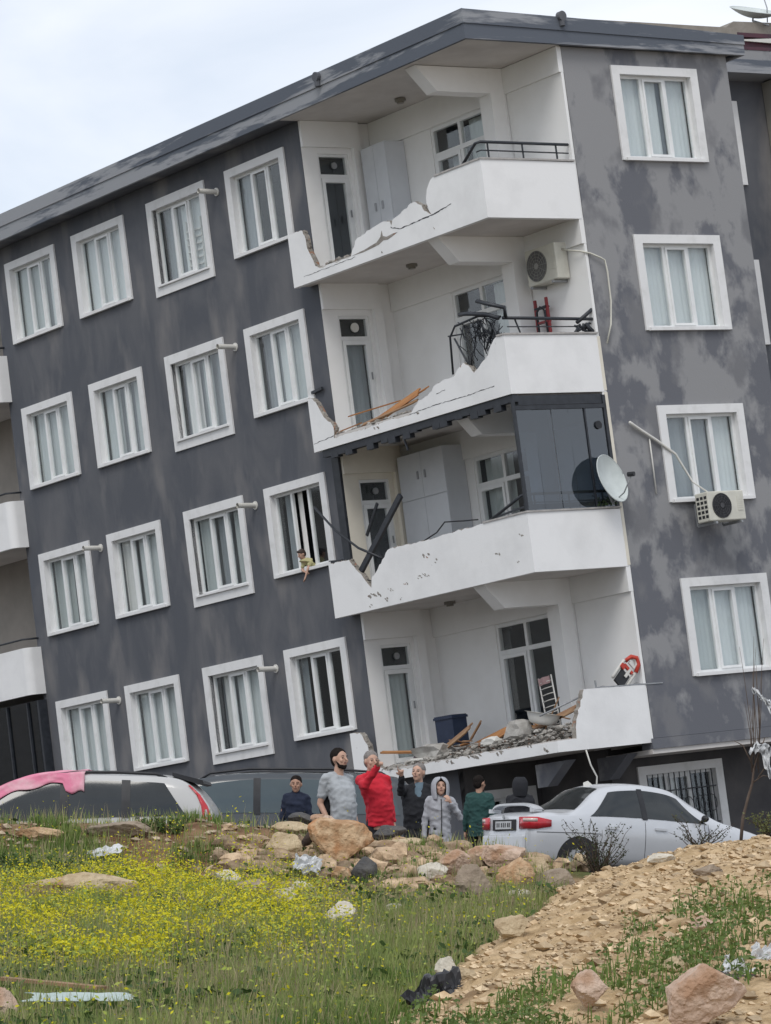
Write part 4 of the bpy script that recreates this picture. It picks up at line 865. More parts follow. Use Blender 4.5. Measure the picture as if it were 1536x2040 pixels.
def rock(u0, u1, v0, v1, m, label, d=None, seed=0, sharp=.5, depth=.8, sink=.15, roll=0.0, shape=None, name='rock'):
    uc = (u0 + u1) / 2
    d = onground(uc, v1 - 5).y
    c = P(uc, (v0 + v1) / 2, d); W = (u1 - u0) / F * d / 2; Hh = (v1 - v0) / F * d / 2
    bm = bmesh.new(); bmesh.ops.create_icosphere(bm, subdivisions=4, radius=1)
    rs = random.Random(seed * 13 + 5); planes = []
    for i in range(22):
        n = Vector((rs.gauss(0, 1), rs.gauss(0, 1), rs.gauss(0, .9))).normalized(); planes.append((n, rs.uniform(.60, .92)))
    if shape: planes += [(Vector(n).normalized(), dd) for n, dd in shape]
    for v_ in bm.verts:
        q = v_.co.normalized(); R = 1.12
        for n, dd in planes:
            k = q.dot(n)
            if k > .05: R = min(R, dd / k)
        R *= 1 + .06 * mnoise.noise(q * 2.5 + Vector((seed, 3, 0))) + .05 * (1 - 2 * abs(mnoise.noise(q * 5 + Vector((seed, 1, 4))))) * .6 + .03 * mnoise.noise(q * 13 + Vector((seed, 5, 4)))
        v_.co = q * R
    xs_ = [v_.co.x for v_ in bm.verts]; zs_ = [v_.co.z for v_ in bm.verts]
    kx, kz = 2 / (max(xs_) - min(xs_)), 2 / (max(zs_) - min(zs_)); ox, oz = (max(xs_) + min(xs_)) / 2, (max(zs_) + min(zs_)) / 2
    Mr = Matrix.Rotation(roll, 3, 'Y')
    for v_ in bm.verts:
        q = Vector(((v_.co.x - ox) * kx * W * 1.03, v_.co.y * W * depth, (v_.co.z - oz) * kz * Hh * 1.03)); v_.co = Mr @ q
    me = bpy.data.meshes.new(name); bm.to_mesh(me); bm.free(); me.materials.append(m)
    for pl_ in me.polygons: pl_.use_smooth = False
    o = bpy.data.objects.new(name, me); COL.objects.link(o); o.location = c
    return tag(o, label, 'rock', 'rocks along the bank')
DR = 36.6
rock(614, 744, 1630, 1724, rk[0], 'largest orange boulder, wedge shaped, in front of the man in the grey shirt', 36.3, 1, shape=[((-.75, 0, -.65), .52), ((.62, 0, -.78), .60), ((.12, -.2, 1), .62), ((0, -1, .1), .55)])
rock(614, 668, 1622, 1652, rk[2], 'pinkish stone resting on top of the largest orange boulder', 36.7, 2)
rock(530, 602, 1658, 1716, rk[1], 'rounded tan boulder left of the largest orange boulder', 36.0, 3)
rock(540, 618, 1636, 1668, rk[1], 'flat tan rock lying above the rounded tan boulder', 36.7, 4)
rock(574, 628, 1618, 1646, rk[3], 'dark grey stone at the crest below the boy in navy', 37.0, 5)
rock(744, 812, 1644, 1676, rk[3], 'flat dark slab right of the largest orange boulder', 36.8, 6)
rock(750, 842, 1669, 1697, rk[1], 'flat tan slab below the man in the black jacket', 36.4, 7)
rock(832, 892, 1718, 1762, rk[4], 'pale block at the left end of the rock pile with an orange stained side', 35.4, 8)
rock(876, 938, 1692, 1750, rk[2], 'pinkish brown rock of the pile next to the pale block', 35.8, 9)
rock(906, 980, 1722, 1796, rk[5], 'grey brown rock low in the middle of the pile', 35.2, 10)
rock(932, 985, 1684, 1722, rk[2], 'small pinkish rock behind the top of the pile', 36.2, 17)
rock(958, 1046, 1682, 1742, rk[2], 'largest pinkish slab on top of the rock pile below the car bumper', 35.8, 11, shape=[((.2, -.2, 1), .5)])
rock(988, 1066, 1708, 1782, rk[0], 'orange brown block at the front of the pile under the pink slab', 35.3, 12, shape=[((-.5, -.2, .8), .5)])
rock(1044, 1100, 1708, 1752, rk[1], 'tan rock on the right shoulder of the pile', 35.8, 13)
rock(1066, 1146, 1730, 1782, rk[5], 'grey rock at the right foot of the pile beside the spoil heap', 35.4, 14)
rock(1004, 1058, 1772, 1800, rk[4], 'small pale flat rock at the foot of the pile', None, 15)
rock(1140, 1170, 1700, 1735, rk[1], 'small tan stone among the dark bush by the car', 36.6, 16)
rock(700, 752, 1716, 1772, rk[3], 'dark slate slab standing in the grass below the flat tan slab', 35.0, 18)
rock(645, 712, 1806, 1856, rk[4], 'pale knobbly stone alone in the grass at the middle', None, 19)
rock(580, 628, 1764, 1794, rk[4], 'small pale stone in the grass left of centre', None, 20)
rock(430, 480, 1742, 1780, rk[4], 'pale stone at the left end of the stones in the flowers', None, 21)
rock(470, 545, 1762, 1806, rk[5], 'grey brown stone in the middle of the stones in the flowers', None, 22)
rock(540, 590, 1778, 1816, rk[4], 'pale stone at the right end of the stones in the flowers', None, 23)
rock(40, 270, 1738, 1806, rk[1], 'long low tan rock among yellow flowers at the left', None, 24, depth=.5)
rock(660, 700, 1726, 1770, rk[0], 'small reddish stone under the largest orange boulder', None, 25)
rock(770, 800, 1810, 1836, rk[4], 'tiny pale stone in the grass right of the knobbly stone', None, 26)
rock(1330, 1486, 1922, 2052, rk[2], 'big pale boulder at the bottom right on the spoil heap', None, 27, shape=[((-.7, -.1, .72), .5), ((.55, 0, .8), .62)])
rock(1138, 1210, 1950, 2024, rk[2], 'upright pinkish rock in the grass tuft at the foot of the heap', None, 28)
rock(1316, 1372, 1904, 1940, rk[1], 'small yellowish rock above the big pale boulder', None, 29)
rock(866, 912, 1906, 1960, rk[4], 'greyish rock at the left edge of the spoil heap', None, 30)
rock(898, 950, 1926, 1960, rk[1], 'tan flat rock beside the greyish rock at the edge of the heap', None, 31)
rock(985, 1052, 1822, 1872, rk[1], 'tan ledge at the left flank of the spoil heap halfway up', None, 32, depth=.5)
rock(1380, 1440, 1722, 1752, rk[5], 'brown lump near the top of the spoil heap', None, 33)
rock(1372, 1430, 1824, 1862, rk[2], 'pinkish stone in the middle of the spoil heap', None, 34)
rock(-30, 36, 1968, 2050, rk[2], 'smooth tan stone cut by the left edge at the bottom', None, 35)
rock(1290, 1345, 1700, 1722, rk[4], 'pale stone on the crest of the spoil heap below the car door', None, 36)
rock(30, 130, 1648, 1680, rk[0], 'orange brown rock on the bank under the white estate car', 36.5, 37, depth=.5)
rock(170, 300, 1636, 1670, rk[5], 'dark brown lump of earth and stone below the rear of the white estate car', 36.8, 38, depth=.5)
for o_ in COL.objects:
    if 'stones in the flowers' in str(o_.get('label', '')) or 'in the grass' in str(o_.get('label', '')): o_.location.z += .045
r = random.Random(90); mb = MB()
for i in range(460):
    u = r.uniform(430, 1160); v = r.gauss(1735, 32) if r.random() < .8 else r.uniform(1650, 1800); v += (u - 800) * .03; q = onground(u, v); s = r.uniform(.02, .10) if r.random() < .85 else r.uniform(.09, .16)
    if float(mound_s(np.array(q.x), np.array(q.y))) > -.1: continue
    chunk_mesh(mb, (q.x, q.y, q.z + s * .15), (s * r.uniform(.8, 1.6), s, s * r.uniform(.5, .9)), r, sub_=2)
o = mb.build('loose_stones', mat('mixed_stones', (.22, .15, .095), (.43, .32, .21), .95, scale=9, bump=1.0, bscale=24, bdist=.02, island=.5), None); tag(o, 'loose broken stones filling the gaps around the rock pile', 'stones', None, 'stuff')
# grass: blades, weeds, flowers -- nobody could count them
def blades(n, seed, reg, wid, hmin, hmax, m, name, label, cat, dens=None, lean=.35, clump=.0):
    g_ = np.random.default_rng(seed); X = np.empty(0); Y = np.empty(0)
    while len(X) < n:
        y = g_.uniform(reg[2], reg[3], n * 2); x = g_.uniform(-1, 1, n * 2) * (y * .116 + .75)
        keep = (x > reg[0]) & (x < reg[1]) & (g_.random(n * 2) < dens(x, y)); X = np.concatenate([X, x[keep]]); Y = np.concatenate([Y, y[keep]])
    X, Y = X[:n], Y[:n]; Z = Hgt(X, Y) - .01
    hgt = g_.uniform(hmin, hmax, n) * (.6 + .8 * vnoise(X * 2, Y * 2, seed)); th = g_.uniform(0, 6.283, n); la = g_.uniform(.05, lean, n) * hgt; ld = g_.uniform(0, 6.283, n)
    wx, wy = np.cos(th) * wid / 2, np.sin(th) * wid / 2; dx, dy = np.cos(ld) * la, np.sin(ld) * la
    b0 = np.stack([X - wx, Y - wy, Z], -1); b1 = np.stack([X + wx, Y + wy, Z], -1)
    m0 = np.stack([X - wx*.8 + dx*.35, Y - wy*.8 + dy*.35, Z + hgt*.55], -1); m1 = np.stack([X + wx*.8 + dx*.35, Y + wy*.8 + dy*.35, Z + hgt*.55], -1)
    tp = np.stack([X + dx, Y + dy, Z + hgt * .98], -1)
    V = np.stack([b0, b1, m1, m0, tp], 1).reshape(-1, 3); k = np.arange(n)[:, None] * 5
    q = (k + np.array([[0, 1, 2, 3]])); tr = (k + np.array([[3, 2, 4]]))
    lv = np.concatenate([q, tr], 1).ravel().astype(np.int32)
    me = bpy.data.meshes.new(name); me.vertices.add(len(V)); me.vertices.foreach_set('co', V.astype(np.float32).ravel()); me.loops.add(len(lv)); me.loops.foreach_set('vertex_index', lv)
    me.polygons.add(2 * n); ls = (np.arange(n)[:, None] * 7 + np.array([[0, 4]])).ravel().astype(np.int32); me.polygons.foreach_set('loop_start', ls); me.update(calc_edges=True); me.materials.append(m)
    o = bpy.data.objects.new(name, me); COL.objects.link(o); return tag(o, label, cat, None, 'stuff')
def leafmat(name, c1, c2, var=.3, trans=.25):
    m = mat(name, c1, c2, .6, scale=1.6, lo=.35, hi=.65, spec=.25, island=var); t = m.node_tree; N = t.nodes; p = N['Principled BSDF']
    tr = N.new('ShaderNodeBsdfTranslucent'); mxs = N.new('ShaderNodeMixShader'); mxs.inputs[0].default_value = trans
    src = p.inputs['Base Color'].links[0].from_socket; nlink(t, src, tr.inputs[0]); out = N['Material Output']
    nlink(t, p.outputs[0], mxs.inputs[1]); nlink(t, tr.outputs[0], mxs.inputs[2]); nlink(t, mxs.outputs[0], out.inputs[0]); return m
gm = leafmat('meadow_grass', (.165, .235, .06), (.28, .305, .11)); dm = leafmat('dry_grass', (.27, .235, .13), (.37, .32, .19)); bm_g = leafmat('bright_grass', (.085, .150, .028), (.14, .20, .05))
def dG(x, y):
    s = mound_s(x, y); so_ = sstep(.50, .62, fbm(x * 1.3, y * .7, 31) + .20 * sstep(34, 36.5, y) - .06 - .25 * sstep(31, 27, y))
    return np.where(s > -.02, .0, 1) * (1 - .8 * so_) * (.35 + .65 * (fbm(x * 1.1, y * .8, 44) > .42))
def dM(x, y):   # tufts on the spoil heap
    s = mound_s(x, y); n_ = fbm(x * 1.0 + 9, y * .55, 61); n2 = fbm(x * 3 + 2, y * 2, 67); return np.where((s > .12) & (n_ > .59 - .06 * sstep(24, 18, y)) & (n2 > .46) & (y < 27.5), 1.0, 0.0) * (.25 + .75 * sstep(26, 21, y))
blades(62000, 1, (-6, 6, 17, 37.6), .009, .07, .20, gm, 'grass', 'green grass covering the bank in front of the houses', 'grass', dG)
blades(18000, 2, (-6, 6, 17, 37.8), .007, .08, .24, dm, 'dry_grass', 'dry straw coloured stalks among the grass of the bank', 'grass', lambda x, y: dG(x, y) * .7 + .12 * (mound_s(x, y) < 0))
blades(2400, 3, (0, 6, 14.5, 29), .009, .04, .13, bm_g, 'grass_tufts', 'bright green tufts growing on the spoil heap', 'grass', dM)
blades(4500, 4, (-.6, 1.1, 17, 24), .012, .08, .20, bm_g, 'tall_grass', 'taller bright grass at the bottom middle of the picture', 'grass', lambda x, y: np.where(mound_s(x, y) < 0, fbm(x * 2, y, 71) > .5, 0).astype(float))
blades(6500, 5, (-6, .6, 35.0, 37.4), .010, .04, .13, bm_g, 'crest_grass', 'fresh weeds in clumps along the crest of the bank', 'grass', lambda x, y: (fbm(x * 2.1, y * 1.1, 81) > .56).astype(float))
# leafy weeds
def leaves(n, seed, dens, reg, s0, s1, h1, m, name, label, cat):
    g_ = np.random.default_rng(seed); X = np.empty(0); Y = np.empty(0)
    while len(X) < n:
        y = g_.uniform(reg[2], reg[3], n * 2); x = g_.uniform(-1, 1, n * 2) * (y * .116 + .75)
        keep = (x > reg[0]) & (x < reg[1]) & (g_.random(n * 2) < dens(x, y)); X = np.concatenate([X, x[keep]]); Y = np.concatenate([Y, y[keep]])
    X, Y = X[:n], Y[:n]; Z = Hgt(X, Y) + g_.uniform(.01, h1, n) * (.5 + vnoise(X * 2, Y * 2, seed)); C = np.stack([X, Y, Z], -1)
    A = g_.normal(size=(n, 3)); A[:, 2] *= .6; A /= np.linalg.norm(A, axis=1)[:, None]; Bv = np.cross(A, g_.normal(size=(n, 3))); Bv /= np.linalg.norm(Bv, axis=1)[:, None]
    s = g_.uniform(s0, s1, n)[:, None]; V = np.stack([C - A*s, C + Bv*s*.5, C + A*s, C - Bv*s*.5], 1).reshape(-1, 3)
    me = bpy.data.meshes.new(name); me.vertices.add(len(V)); me.vertices.foreach_set('co', V.astype(np.float32).ravel()); me.loops.add(4*n); me.loops.foreach_set('vertex_index', np.arange(4*n, dtype=np.int32))
    me.polygons.add(n); me.polygons.foreach_set('loop_start', np.arange(0, 4*n, 4, dtype=np.int32)); me.update(calc_edges=True); me.materials.append(m)
    o = bpy.data.objects.new(name, me); COL.objects.link(o); return tag(o, label, cat, None, 'stuff')
ym = leafmat('yellow_petals', (.58, .55, .02), (.68, .60, .03), .15, .3)
def dY(x, y):
    u = 768 + x / y * F; v = 1762 - Hgt(x, y) / y * F
    w_ = np.clip(1 - ((u - 330) / 420)**2, 0, 1) * np.clip(1 - ((v - 1850) / 115)**2, 0, 1) + .5 * np.clip(1 - ((u - 380) / 200)**2, 0, 1) * np.clip(1 - ((v - 1730) / 70)**2, 0, 1)
    w_ = w_ + .9 * np.clip(1 - ((u - 120) / 260)**2, 0, 1) * np.clip(1 - ((v - 1860) / 110)**2, 0, 1)
    return np.where(mound_s(x, y) < -.05, 1, 0) * np.clip(w_ * (fbm(x * 2.2, y * 1.1, 91) > .40) * 1.0 + .015, 0, 1)
leaves(34000, 11, dY, (-6, 3, 17, 37.3), .007, .019, .24, ym, 'yellow_flowers', 'drift of small yellow flowers across the left of the bank', 'flowers')
leaves(15000, 12, lambda x, y: np.clip(dY(x, y) * .9 + .10 * dG(x, y), 0, 1), (-6, 3, 17, 37.3), .010, .024, .20, leafmat('flower_foliage', (.24, .31, .05), (.36, .40, .09)), 'flower_foliage', 'yellow green leaves under the yellow flowers', 'ground cover')
leaves(7000, 13, lambda x, y: dG(x, y) * (fbm(x * 1.6, y * 1.2, 101) > .56), (-6, 3, 17, 37.3), .02, .05, .12, leafmat('dark_weeds', (.045, .085, .022), (.08, .13, .035)), 'leafy_weeds', 'dark leafy weeds between the rocks and the grass', 'weeds')
leaves(6000, 14, dM, (0, 6, 14.5, 29), .010, .024, .09, leafmat('tuft_leaf', (.07, .12, .03), (.15, .20, .06)), 'tuft_leaves', 'low leafy green tufts scattered over the spoil heap', 'weeds')
# litter and odd pieces on the bank
def sheet(u, v, w_, h_, d, m, name, label, cat, seed=0, tilt=0.9, rot=0.0, amp=.05, zoff=.02):
    q = onground(u, v) if d is None else P(u, v, d)
    r = random.Random(seed); mb = MB()
    def fn(a, b):
        x, y = (a - .5) * w_, (b - .5) * h_; z = amp * (mnoise.noise(Vector((a * 3.1 + seed, b * 3.1, seed))) + .5 * mnoise.noise(Vector((a * 8 + seed, b * 8, seed))))
        e = 1 + .25 * mnoise.noise(Vector((a * 5, b * 5, seed + 3.3))); return (x * e, y * e, z)
    mb.grid(fn, 22, 16, sm=False)
    o = mb.build(name, m, None, Matrix.Translation(q + Vector((0, 0, zoff))) @ Matrix.Rotation(rot, 4, 'Y') @ Matrix.Rotation(tilt, 4, 'X'), recalc=False)
    so_ = o.modifiers.new('s', 'SOLIDIFY'); so_.thickness = .004; evaluated(o)
    return tag(o, label, cat)
bagm = mat('white_film', (.60, .61, .62), (.48, .49, .50), .45, scale=6)
sheet(208, 1700, .33, .16, 35.5, bagm, 'plastic_sheet', 'folded white plastic sheet on the brown bank at the left', 'plastic sheet', 1, .5, -.2, .04)
sheet(232, 1752, .16, .14, None, bagm, 'plastic_scrap', 'small white plastic scrap above the yellow flowers', 'plastic scrap', 2, .6, .1)
sheet(612, 1726, .26, .20, 35.2, bagm, 'plastic_bag', 'crumpled white plastic bag under the largest orange boulder', 'plastic bag', 3, .9, .2, .09)
sheet(1470, 1944, .16, .16, None, bagm, 'paper_litter', 'crumpled pale litter on the dark patch at the right edge of the heap', 'litter', 4, .7, .4, .07)
sheet(1520, 1915, .12, .12, None, bagm, 'paper_litter', 'pale scrap of litter touching the right edge of the picture', 'litter', 5, .7, .2, .06)
dk = mat('black_tarpaulin', (.014, .014, .017), (.03, .03, .034), .45, scale=5)
sheet(868, 1996, .34, .30, None, dk, 'black_tarpaulin', 'torn black tarpaulin along the lower left edge of the spoil heap', 'tarpaulin', 6, .6, -.5, .10)
sheet(985, 1862, .10, .08, None, dk, 'rubber_scrap', 'small black scrap on the ledge of the spoil heap', 'scrap', 7, .6, -.2, .04)
sheet(1450, 1956, .28, .14, None, mat('dark_burnt_patch', (.06, .045, .045), (.11, .09, .09), .8, scale=5), 'dirty_rag', 'dark dirty rag spread beside the big pale boulder', 'rag', 8, .4, .1, .05)
mb = MB(); a, b = onground(0, 1992), onground(205, 2012); mb.bar(a + Vector((0, 0, .13)), b + Vector((0, 0, .13)), .12, .02)
o = mb.build('wooden_plank', wood_d, None); tag(o, 'brown plank lying at the bottom left corner', 'plank')
sheet(160, 2032, .62, .14, None, mat('pale_green_glass_sheet', (.40, .47, .45), (.33, .40, .38), .3, scale=3), 'foam_sheet', 'pale greenish panel lying under the plank at the bottom left', 'panel', 9, .35, .0, .01, .13)
mb = MB(); a, b = P(604, 1686, 36.2), P(636, 1636, 36.3); mb.tube([a, a.lerp(b, .5) + Vector((.012, 0, 0)), b], [.045, .05, .035], 8)
o = mb.build('charred_log', mat('charred_wood', (.030, .020, .017), (.06, .04, .032), .9, scale=8, bump=.6), None); tag(o, 'charred brown stump between the tan and the orange boulder', 'log')
# dark twiggy bushes and the bare sapling
def bush(name, base, n, hgt, spread, nl, ls, wm, lm, label, cat, seed, nleaf_top=.2):
    r = random.Random(seed); root = empty(name, Matrix.Translation(base), label, cat); mb = MB(); lb = MB()
    for i in range(n):
        a = r.uniform(-1, 1) * spread; b = r.uniform(-.6, .6) * spread; h = hgt * r.uniform(.45, 1.0)
        pts = [Vector((a * t**1.15 + .02 * math.sin(t * 9 + i), b * t + .02 * math.cos(t * 7 + i), h * t)) for t in np.linspace(0, 1, 8)]
        mb.tube(pts, [.007 * (1 - .75 * t) for t in np.linspace(0, 1, 8)], 5)
        for j in range(nl):
            t = r.uniform(nleaf_top, 1); k = min(6, int(t * 7)); c = pts[k].lerp(pts[k + 1], t * 7 - k) + Vector((r.gauss(0, 1), r.gauss(0, 1), r.gauss(0, 1))) * .015
            A = Vector((r.gauss(0, 1), r.gauss(0, 1), r.gauss(0, 1))).normalized() * ls * r.uniform(.6, 1.3); B_ = A.cross(Vector((r.gauss(0, 1), r.gauss(0, 1), r.gauss(0, 1)))).normalized() * ls * .45
            lb.add([c - A, c + B_, c + A, c - B_], [(0, 1, 2, 3)])
    mb.build('stems', wm, root); lb.build('leaves', lm, root, recalc=False); return root
twig = mat('dark_twig', (.045, .032, .024), (.075, .055, .042), .9, scale=8); dl = leafmat('dark_bush_leaf', (.030, .040, .018), (.055, .06, .025), .35, .1)
q = P(1195, 1752, 36.4); bush('dark_bush', (q.x, q.y, q.z), 34, .62, .42, 26, .016, twig, dl, 'dark twiggy bush in front of the silver car beside the rocks', 'bush', 5)
q = P(1395, 1700, 34.6); bush('dark_bush', (q.x, q.y, q.z), 20, .40, .34, 18, .014, twig, dl, 'smaller dark bush on the crest of the heap before the car mirror', 'bush', 6)
q = P(330, 1650, 36.6); bush('green_weed_bush', (q.x, q.y, q.z - .15), 30, .30, .36, 40, .022, twig, leafmat('weed_leaf', (.06, .11, .03), (.10, .15, .04)), 'green weeds in a clump below the rear of the white estate car', 'weeds', 8)
q = P(120, 1665, 36.6); bush('green_weed_bush', (q.x, q.y, q.z - .12), 26, .26, .32, 40, .022, twig, MATS['weed_leaf'], 'green weeds in a clump on the bank below the front door of the white car', 'weeds', 9)
q = P(60, 1745, 33.5); bush('green_weed_bush', (q.x, q.y, q.z - .12), 40, .34, .55, 50, .024, twig, MATS['weed_leaf'], 'low green shrubby weeds at the left edge below the bank', 'weeds', 10)
q = P(1530, 1650, 36.0); bush('green_weed_bush', (q.x, q.y, q.z - .1), 18, .3, .3, 26, .016, twig, leafmat('olive_leaf', (.12, .14, .05), (.18, .19, .08)), 'pale olive sprigs behind the car bonnet at the right edge', 'weeds', 12)
rt = empty('bare_sapling', P(1476, 1700, 47), 'bare brown sapling leaning right in front of the basement wall', 'sapling')
o0 = P(1476, 1700, 47); mb = MB()
def pp(u, v, d=47): return P(u, v, d) - o0
mb.tube([pp(1474, 1700), pp(1480, 1630), pp(1490, 1590), pp(1499, 1560), pp(1502, 1530), pp(1512, 1500), pp(1524, 1470)], [.024, .022, .020, .018, .013, .009, .006], 8)
rr = random.Random(4)
for i in range(11):
    u0, v0 = 1500 + rr.uniform(-6, 14), 1545 - rr.uniform(0, 60); du = rr.uniform(-25, 25); hh = rr.uniform(120, 260)
    mb.tube([pp(u0, v0), pp(u0 + du*.2, v0 - hh*.4), pp(u0 + du*.6 - 6, v0 - hh*.75), pp(u0 + du - 10, v0 - hh)], [.007, .005, .004, .002], 5)
for pt in (((1502, 1530), (1480, 1485), (1463, 1476)), ((1510, 1550), (1530, 1520), (1540, 1480)), ((1499, 1560), (1520, 1545), (1545, 1550))): mb.tube([pp(*a) for a in pt], [.012, .008, .004], 5)
mb.build('branches', mat('brown_bark', (.075, .052, .040), (.12, .09, .07), .9, scale=8), rt)
def rag(pts, wd, seed, label):
    o_ = P(*pts[0], 46.9); mb = MB(); n = len(pts)
    def fn(a, b):
        k = min(n - 2, int(a * (n - 1))); t = a * (n - 1) - k; c = P(*pts[k], 46.9).lerp(P(*pts[k+1], 46.9), t) - o_
        ww = wd * (.6 + .5 * math.sin(a * 3.0 + seed)); return (c.x + (b - .5) * ww, c.y + .06 * mnoise.noise(Vector((a * 6, b * 5, seed))) * 1.6, c.z + .05 * mnoise.noise(Vector((a * 7, b * 6, seed + 5))) * 1.5)
    mb.grid(fn, 30, 10, sm=False); o = mb.build('plastic_bag', bagm, None, Matrix.Translation(o_), recalc=False)
    s_ = o.modifiers.new('s', 'SOLIDIFY'); s_.thickness = .004; evaluated(o); return tag(o, label, 'plastic bag', 'white plastic caught in the bare sapling')
rag([(1504, 1498), (1514, 1482), (1524, 1490), (1528, 1520), (1534, 1550)], .16, 1, 'white plastic bag hanging in the sapling below the facade')
rag([(1500, 1372), (1516, 1388), (1530, 1400), (1545, 1425)], .14, 4, 'thin white plastic streamer caught high in the sapling before the lowest window')
# ------------------------------------------------------------------ cars
def cr_interp(xs_, ys_, x):
    """smooth curve through the points"""
    n = len(xs_)
    if x <= xs_[0]: return ys_[0]
    if x >= xs_[-1]: return ys_[-1]
    i = max(j for j in range(n - 1) if xs_[j] <= x); h = xs_[i+1] - xs_[i]; t = (x - xs_[i]) / h
    m0 = 0 if i == 0 else (ys_[i+1] - ys_[i-1]) / (xs_[i+1] - xs_[i-1]); m1 = 0 if i + 2 >= n else (ys_[i+2] - ys_[i]) / (xs_[i+2] - xs_[i])
    return (2*t**3 - 3*t*t + 1)*ys_[i] + (t**3 - 2*t*t + t)*h*m0 + (-2*t**3 + 3*t*t)*ys_[i+1] + (t**3 - t*t)*h*m1
cglass = mat('car_glass', (.012, .016, .018), (.02, .025, .028), .06, scale=2, spec=.6)
cglass2 = mat('van_glass', (.045, .065, .075), (.06, .085, .095), .08, scale=1.2, spec=.6)
tyre = mat('tyre_rubber', (.012, .012, .013), (.02, .02, .021), .8, scale=10); rimm = mat('alloy_rim', (.40, .41, .42), (.34, .35, .36), .3, scale=6, metal=.8)
redl_ = mat('red_lamp_lens', (.50, .02, .03), (.38, .015, .025), .2, scale=8, coat=.5); whl = mat('pale_lamp_lens', (.62, .50, .46), (.55, .42, .38), .2, scale=8, coat=.5)
gapm = mat('panel_gap', (.02, .02, .022), (.03, .03, .032), .8, scale=10); platem = mat('number_plate', (.50, .51, .52), (.42, .43, .44), .4, scale=30)
class Car:
    def __init__(s, L, top, belt, wid, roofw, zb=.24):
        s.L, s.top, s.belt, s.wid, s.roofw, s.zb = L, top, belt, wid, roofw, zb
    def f(s, tab, x): return cr_interp([q[0] for q in tab], [q[1] for q in tab], x)
    def sec(s, x):
        zt, zbelt, w_ = s.f(s.top, x), s.f(s.belt, x), s.f(s.wid, x); zbelt = min(zbelt, zt - .02)
        g = max(0, min(1, (zt - zbelt - .05) / .34)); g = g * g * (3 - 2 * g)
        return zt, zbelt, w_, w_ * .92 * (1 - g) + s.roofw * g, g
    def side(s, x, z, off=0.0, sg=-1):
        zt, zbelt, w_, wt, g = s.sec(x)
        if z <= zbelt:
            t = (z - s.zb) / (zbelt - s.zb); k = .93 + .07 * math.sin(min(1, max(0, t) * 1.15) * math.pi * .62) / math.sin(.62 * math.pi * .81) * 1.0; k = min(k, 1.0); k -= .03 * max(0, t - .8) / .2
            y = w_ * k
        else:
            t = (z - zbelt) / max(.01, (zt - .045 - zbelt)); y = w_ * .97 * (1 - t) + wt * t + .018 * math.sin(min(1, t) * math.pi) * g
        return Vector((x, sg * (y + off), z))
    def tp(s, x, q, off=0.0):
        zt, zbelt, w_, wt, g = s.sec(x); return Vector((x, q * wt, zt - .045 * q * q * min(1, .4 + g) + off))
    def body(s, mb):
        n = 90; rows = []
        for i in range(n + 1):
            x = s.L * i / n; zt, zbelt, w_, wt, g = s.sec(x); row = [Vector((x, 0, s.zb)), Vector((x, -w_ * .9, s.zb))]
            for k in range(1, 8): row.append(s.side(x, s.zb + (zbelt - s.zb) * k / 7))
            ztop = zt - .045 * min(1, .4 + g)
            for k in range(1, 5): row.append(s.side(x, zbelt + (ztop - zbelt) * k / 4.0 * .999))
            for k in range(1, 6): row.append(s.tp(x, -(1 - k / 5)))
            row += [Vector((q.x, -q.y, q.z)) for q in row[-2::-1]]
            rows.append(row)
        m_ = len(rows[0]); vs = [q for r_ in rows for q in r_]
        fs = [(i*m_ + k, i*m_ + k + 1, (i+1)*m_ + k + 1, (i+1)*m_ + k) for i in range(n) for k in range(m_ - 1)]
        fs += [tuple(range(m_)), tuple(n*m_ + k for k in range(m_ - 1, -1, -1))]
        mb.add(vs, fs, 0, True)
    def pane(s, c, sg=-1, off=.007, n=12, rad=.18):
        """c: (x, t) corners rear-bottom, front-bottom, front-top, rear-top; t runs from the belt to the roof"""
        mb = MB()
        def fn(u, v):
            a = Vector(c[0]).lerp(Vector(c[1]), u); b = Vector(c[3]).lerp(Vector(c[2]), u); q = a.lerp(b, v)
            zt, zbelt, *_ = s.sec(q.x); z = zbelt + (zt - .045 - zbelt) * q.y
            return s.side(q.x, z, off, sg)
        mb.grid(fn, n, 6); return mb
    def strip(s, pts, r=.004, sg=-1, off=.001):
        mb = MB(); out = []
        for (a, b), (c, d) in zip(pts, pts[1:]):
            for i in range(8): t = i / 8; out.append(s.side(a + (c - a)*t, b + (d - b)*t, off, sg))
        out.append(s.side(*pts[-1], off, sg)); mb.tube(out, r, 5); return mb
def wheel(root, x, y, R=.30, sg=-1):
    wr = MB(); prof = [(.0, R*.62), (.03, R*.66), (.02, R*.90), (.04, R*.98), (.10, R), (.17, R*.98), (.19, R*.9), (.19, R*.6)]
    wr.grid(lambda u, v: (x + prof[int(round(v*7))][1]*math.cos(u*2*math.pi), y + sg*(.0) - sg*prof[int(round(v*7))][0], R + prof[int(round(v*7))][1]*math.sin(u*2*math.pi)), 36, 8, closeu=True)
    wh = wr.build('wheel', tyre, root, recalc=False); rm = MB()
    rm.disc((x, y - sg*.03, R), (0, 1, 0), R*.62, .02, 28)
    for i in range(7): t = i*2*math.pi/7; rm.bar((x, y - sg*.01, R), (x + R*.6*math.cos(t), y - sg*.01, R + R*.6*math.sin(t)), .04, .03)
    rm.build('rim', rimm, wh)
def arch(root, c, x, R, sg=-1):
    mb = MB(); mb.prism([(x + R*math.cos(t), .30 + R*math.sin(t)) for t in np.linspace(-.25, math.pi + .25, 24)], lambda p, q: tuple(c.side(p, max(q, c.zb + .01), .003, sg)), lambda p, q: tuple(c.side(p, max(q, c.zb + .01), -.05, sg))); mb.build('wheel_arch', gapm, root)
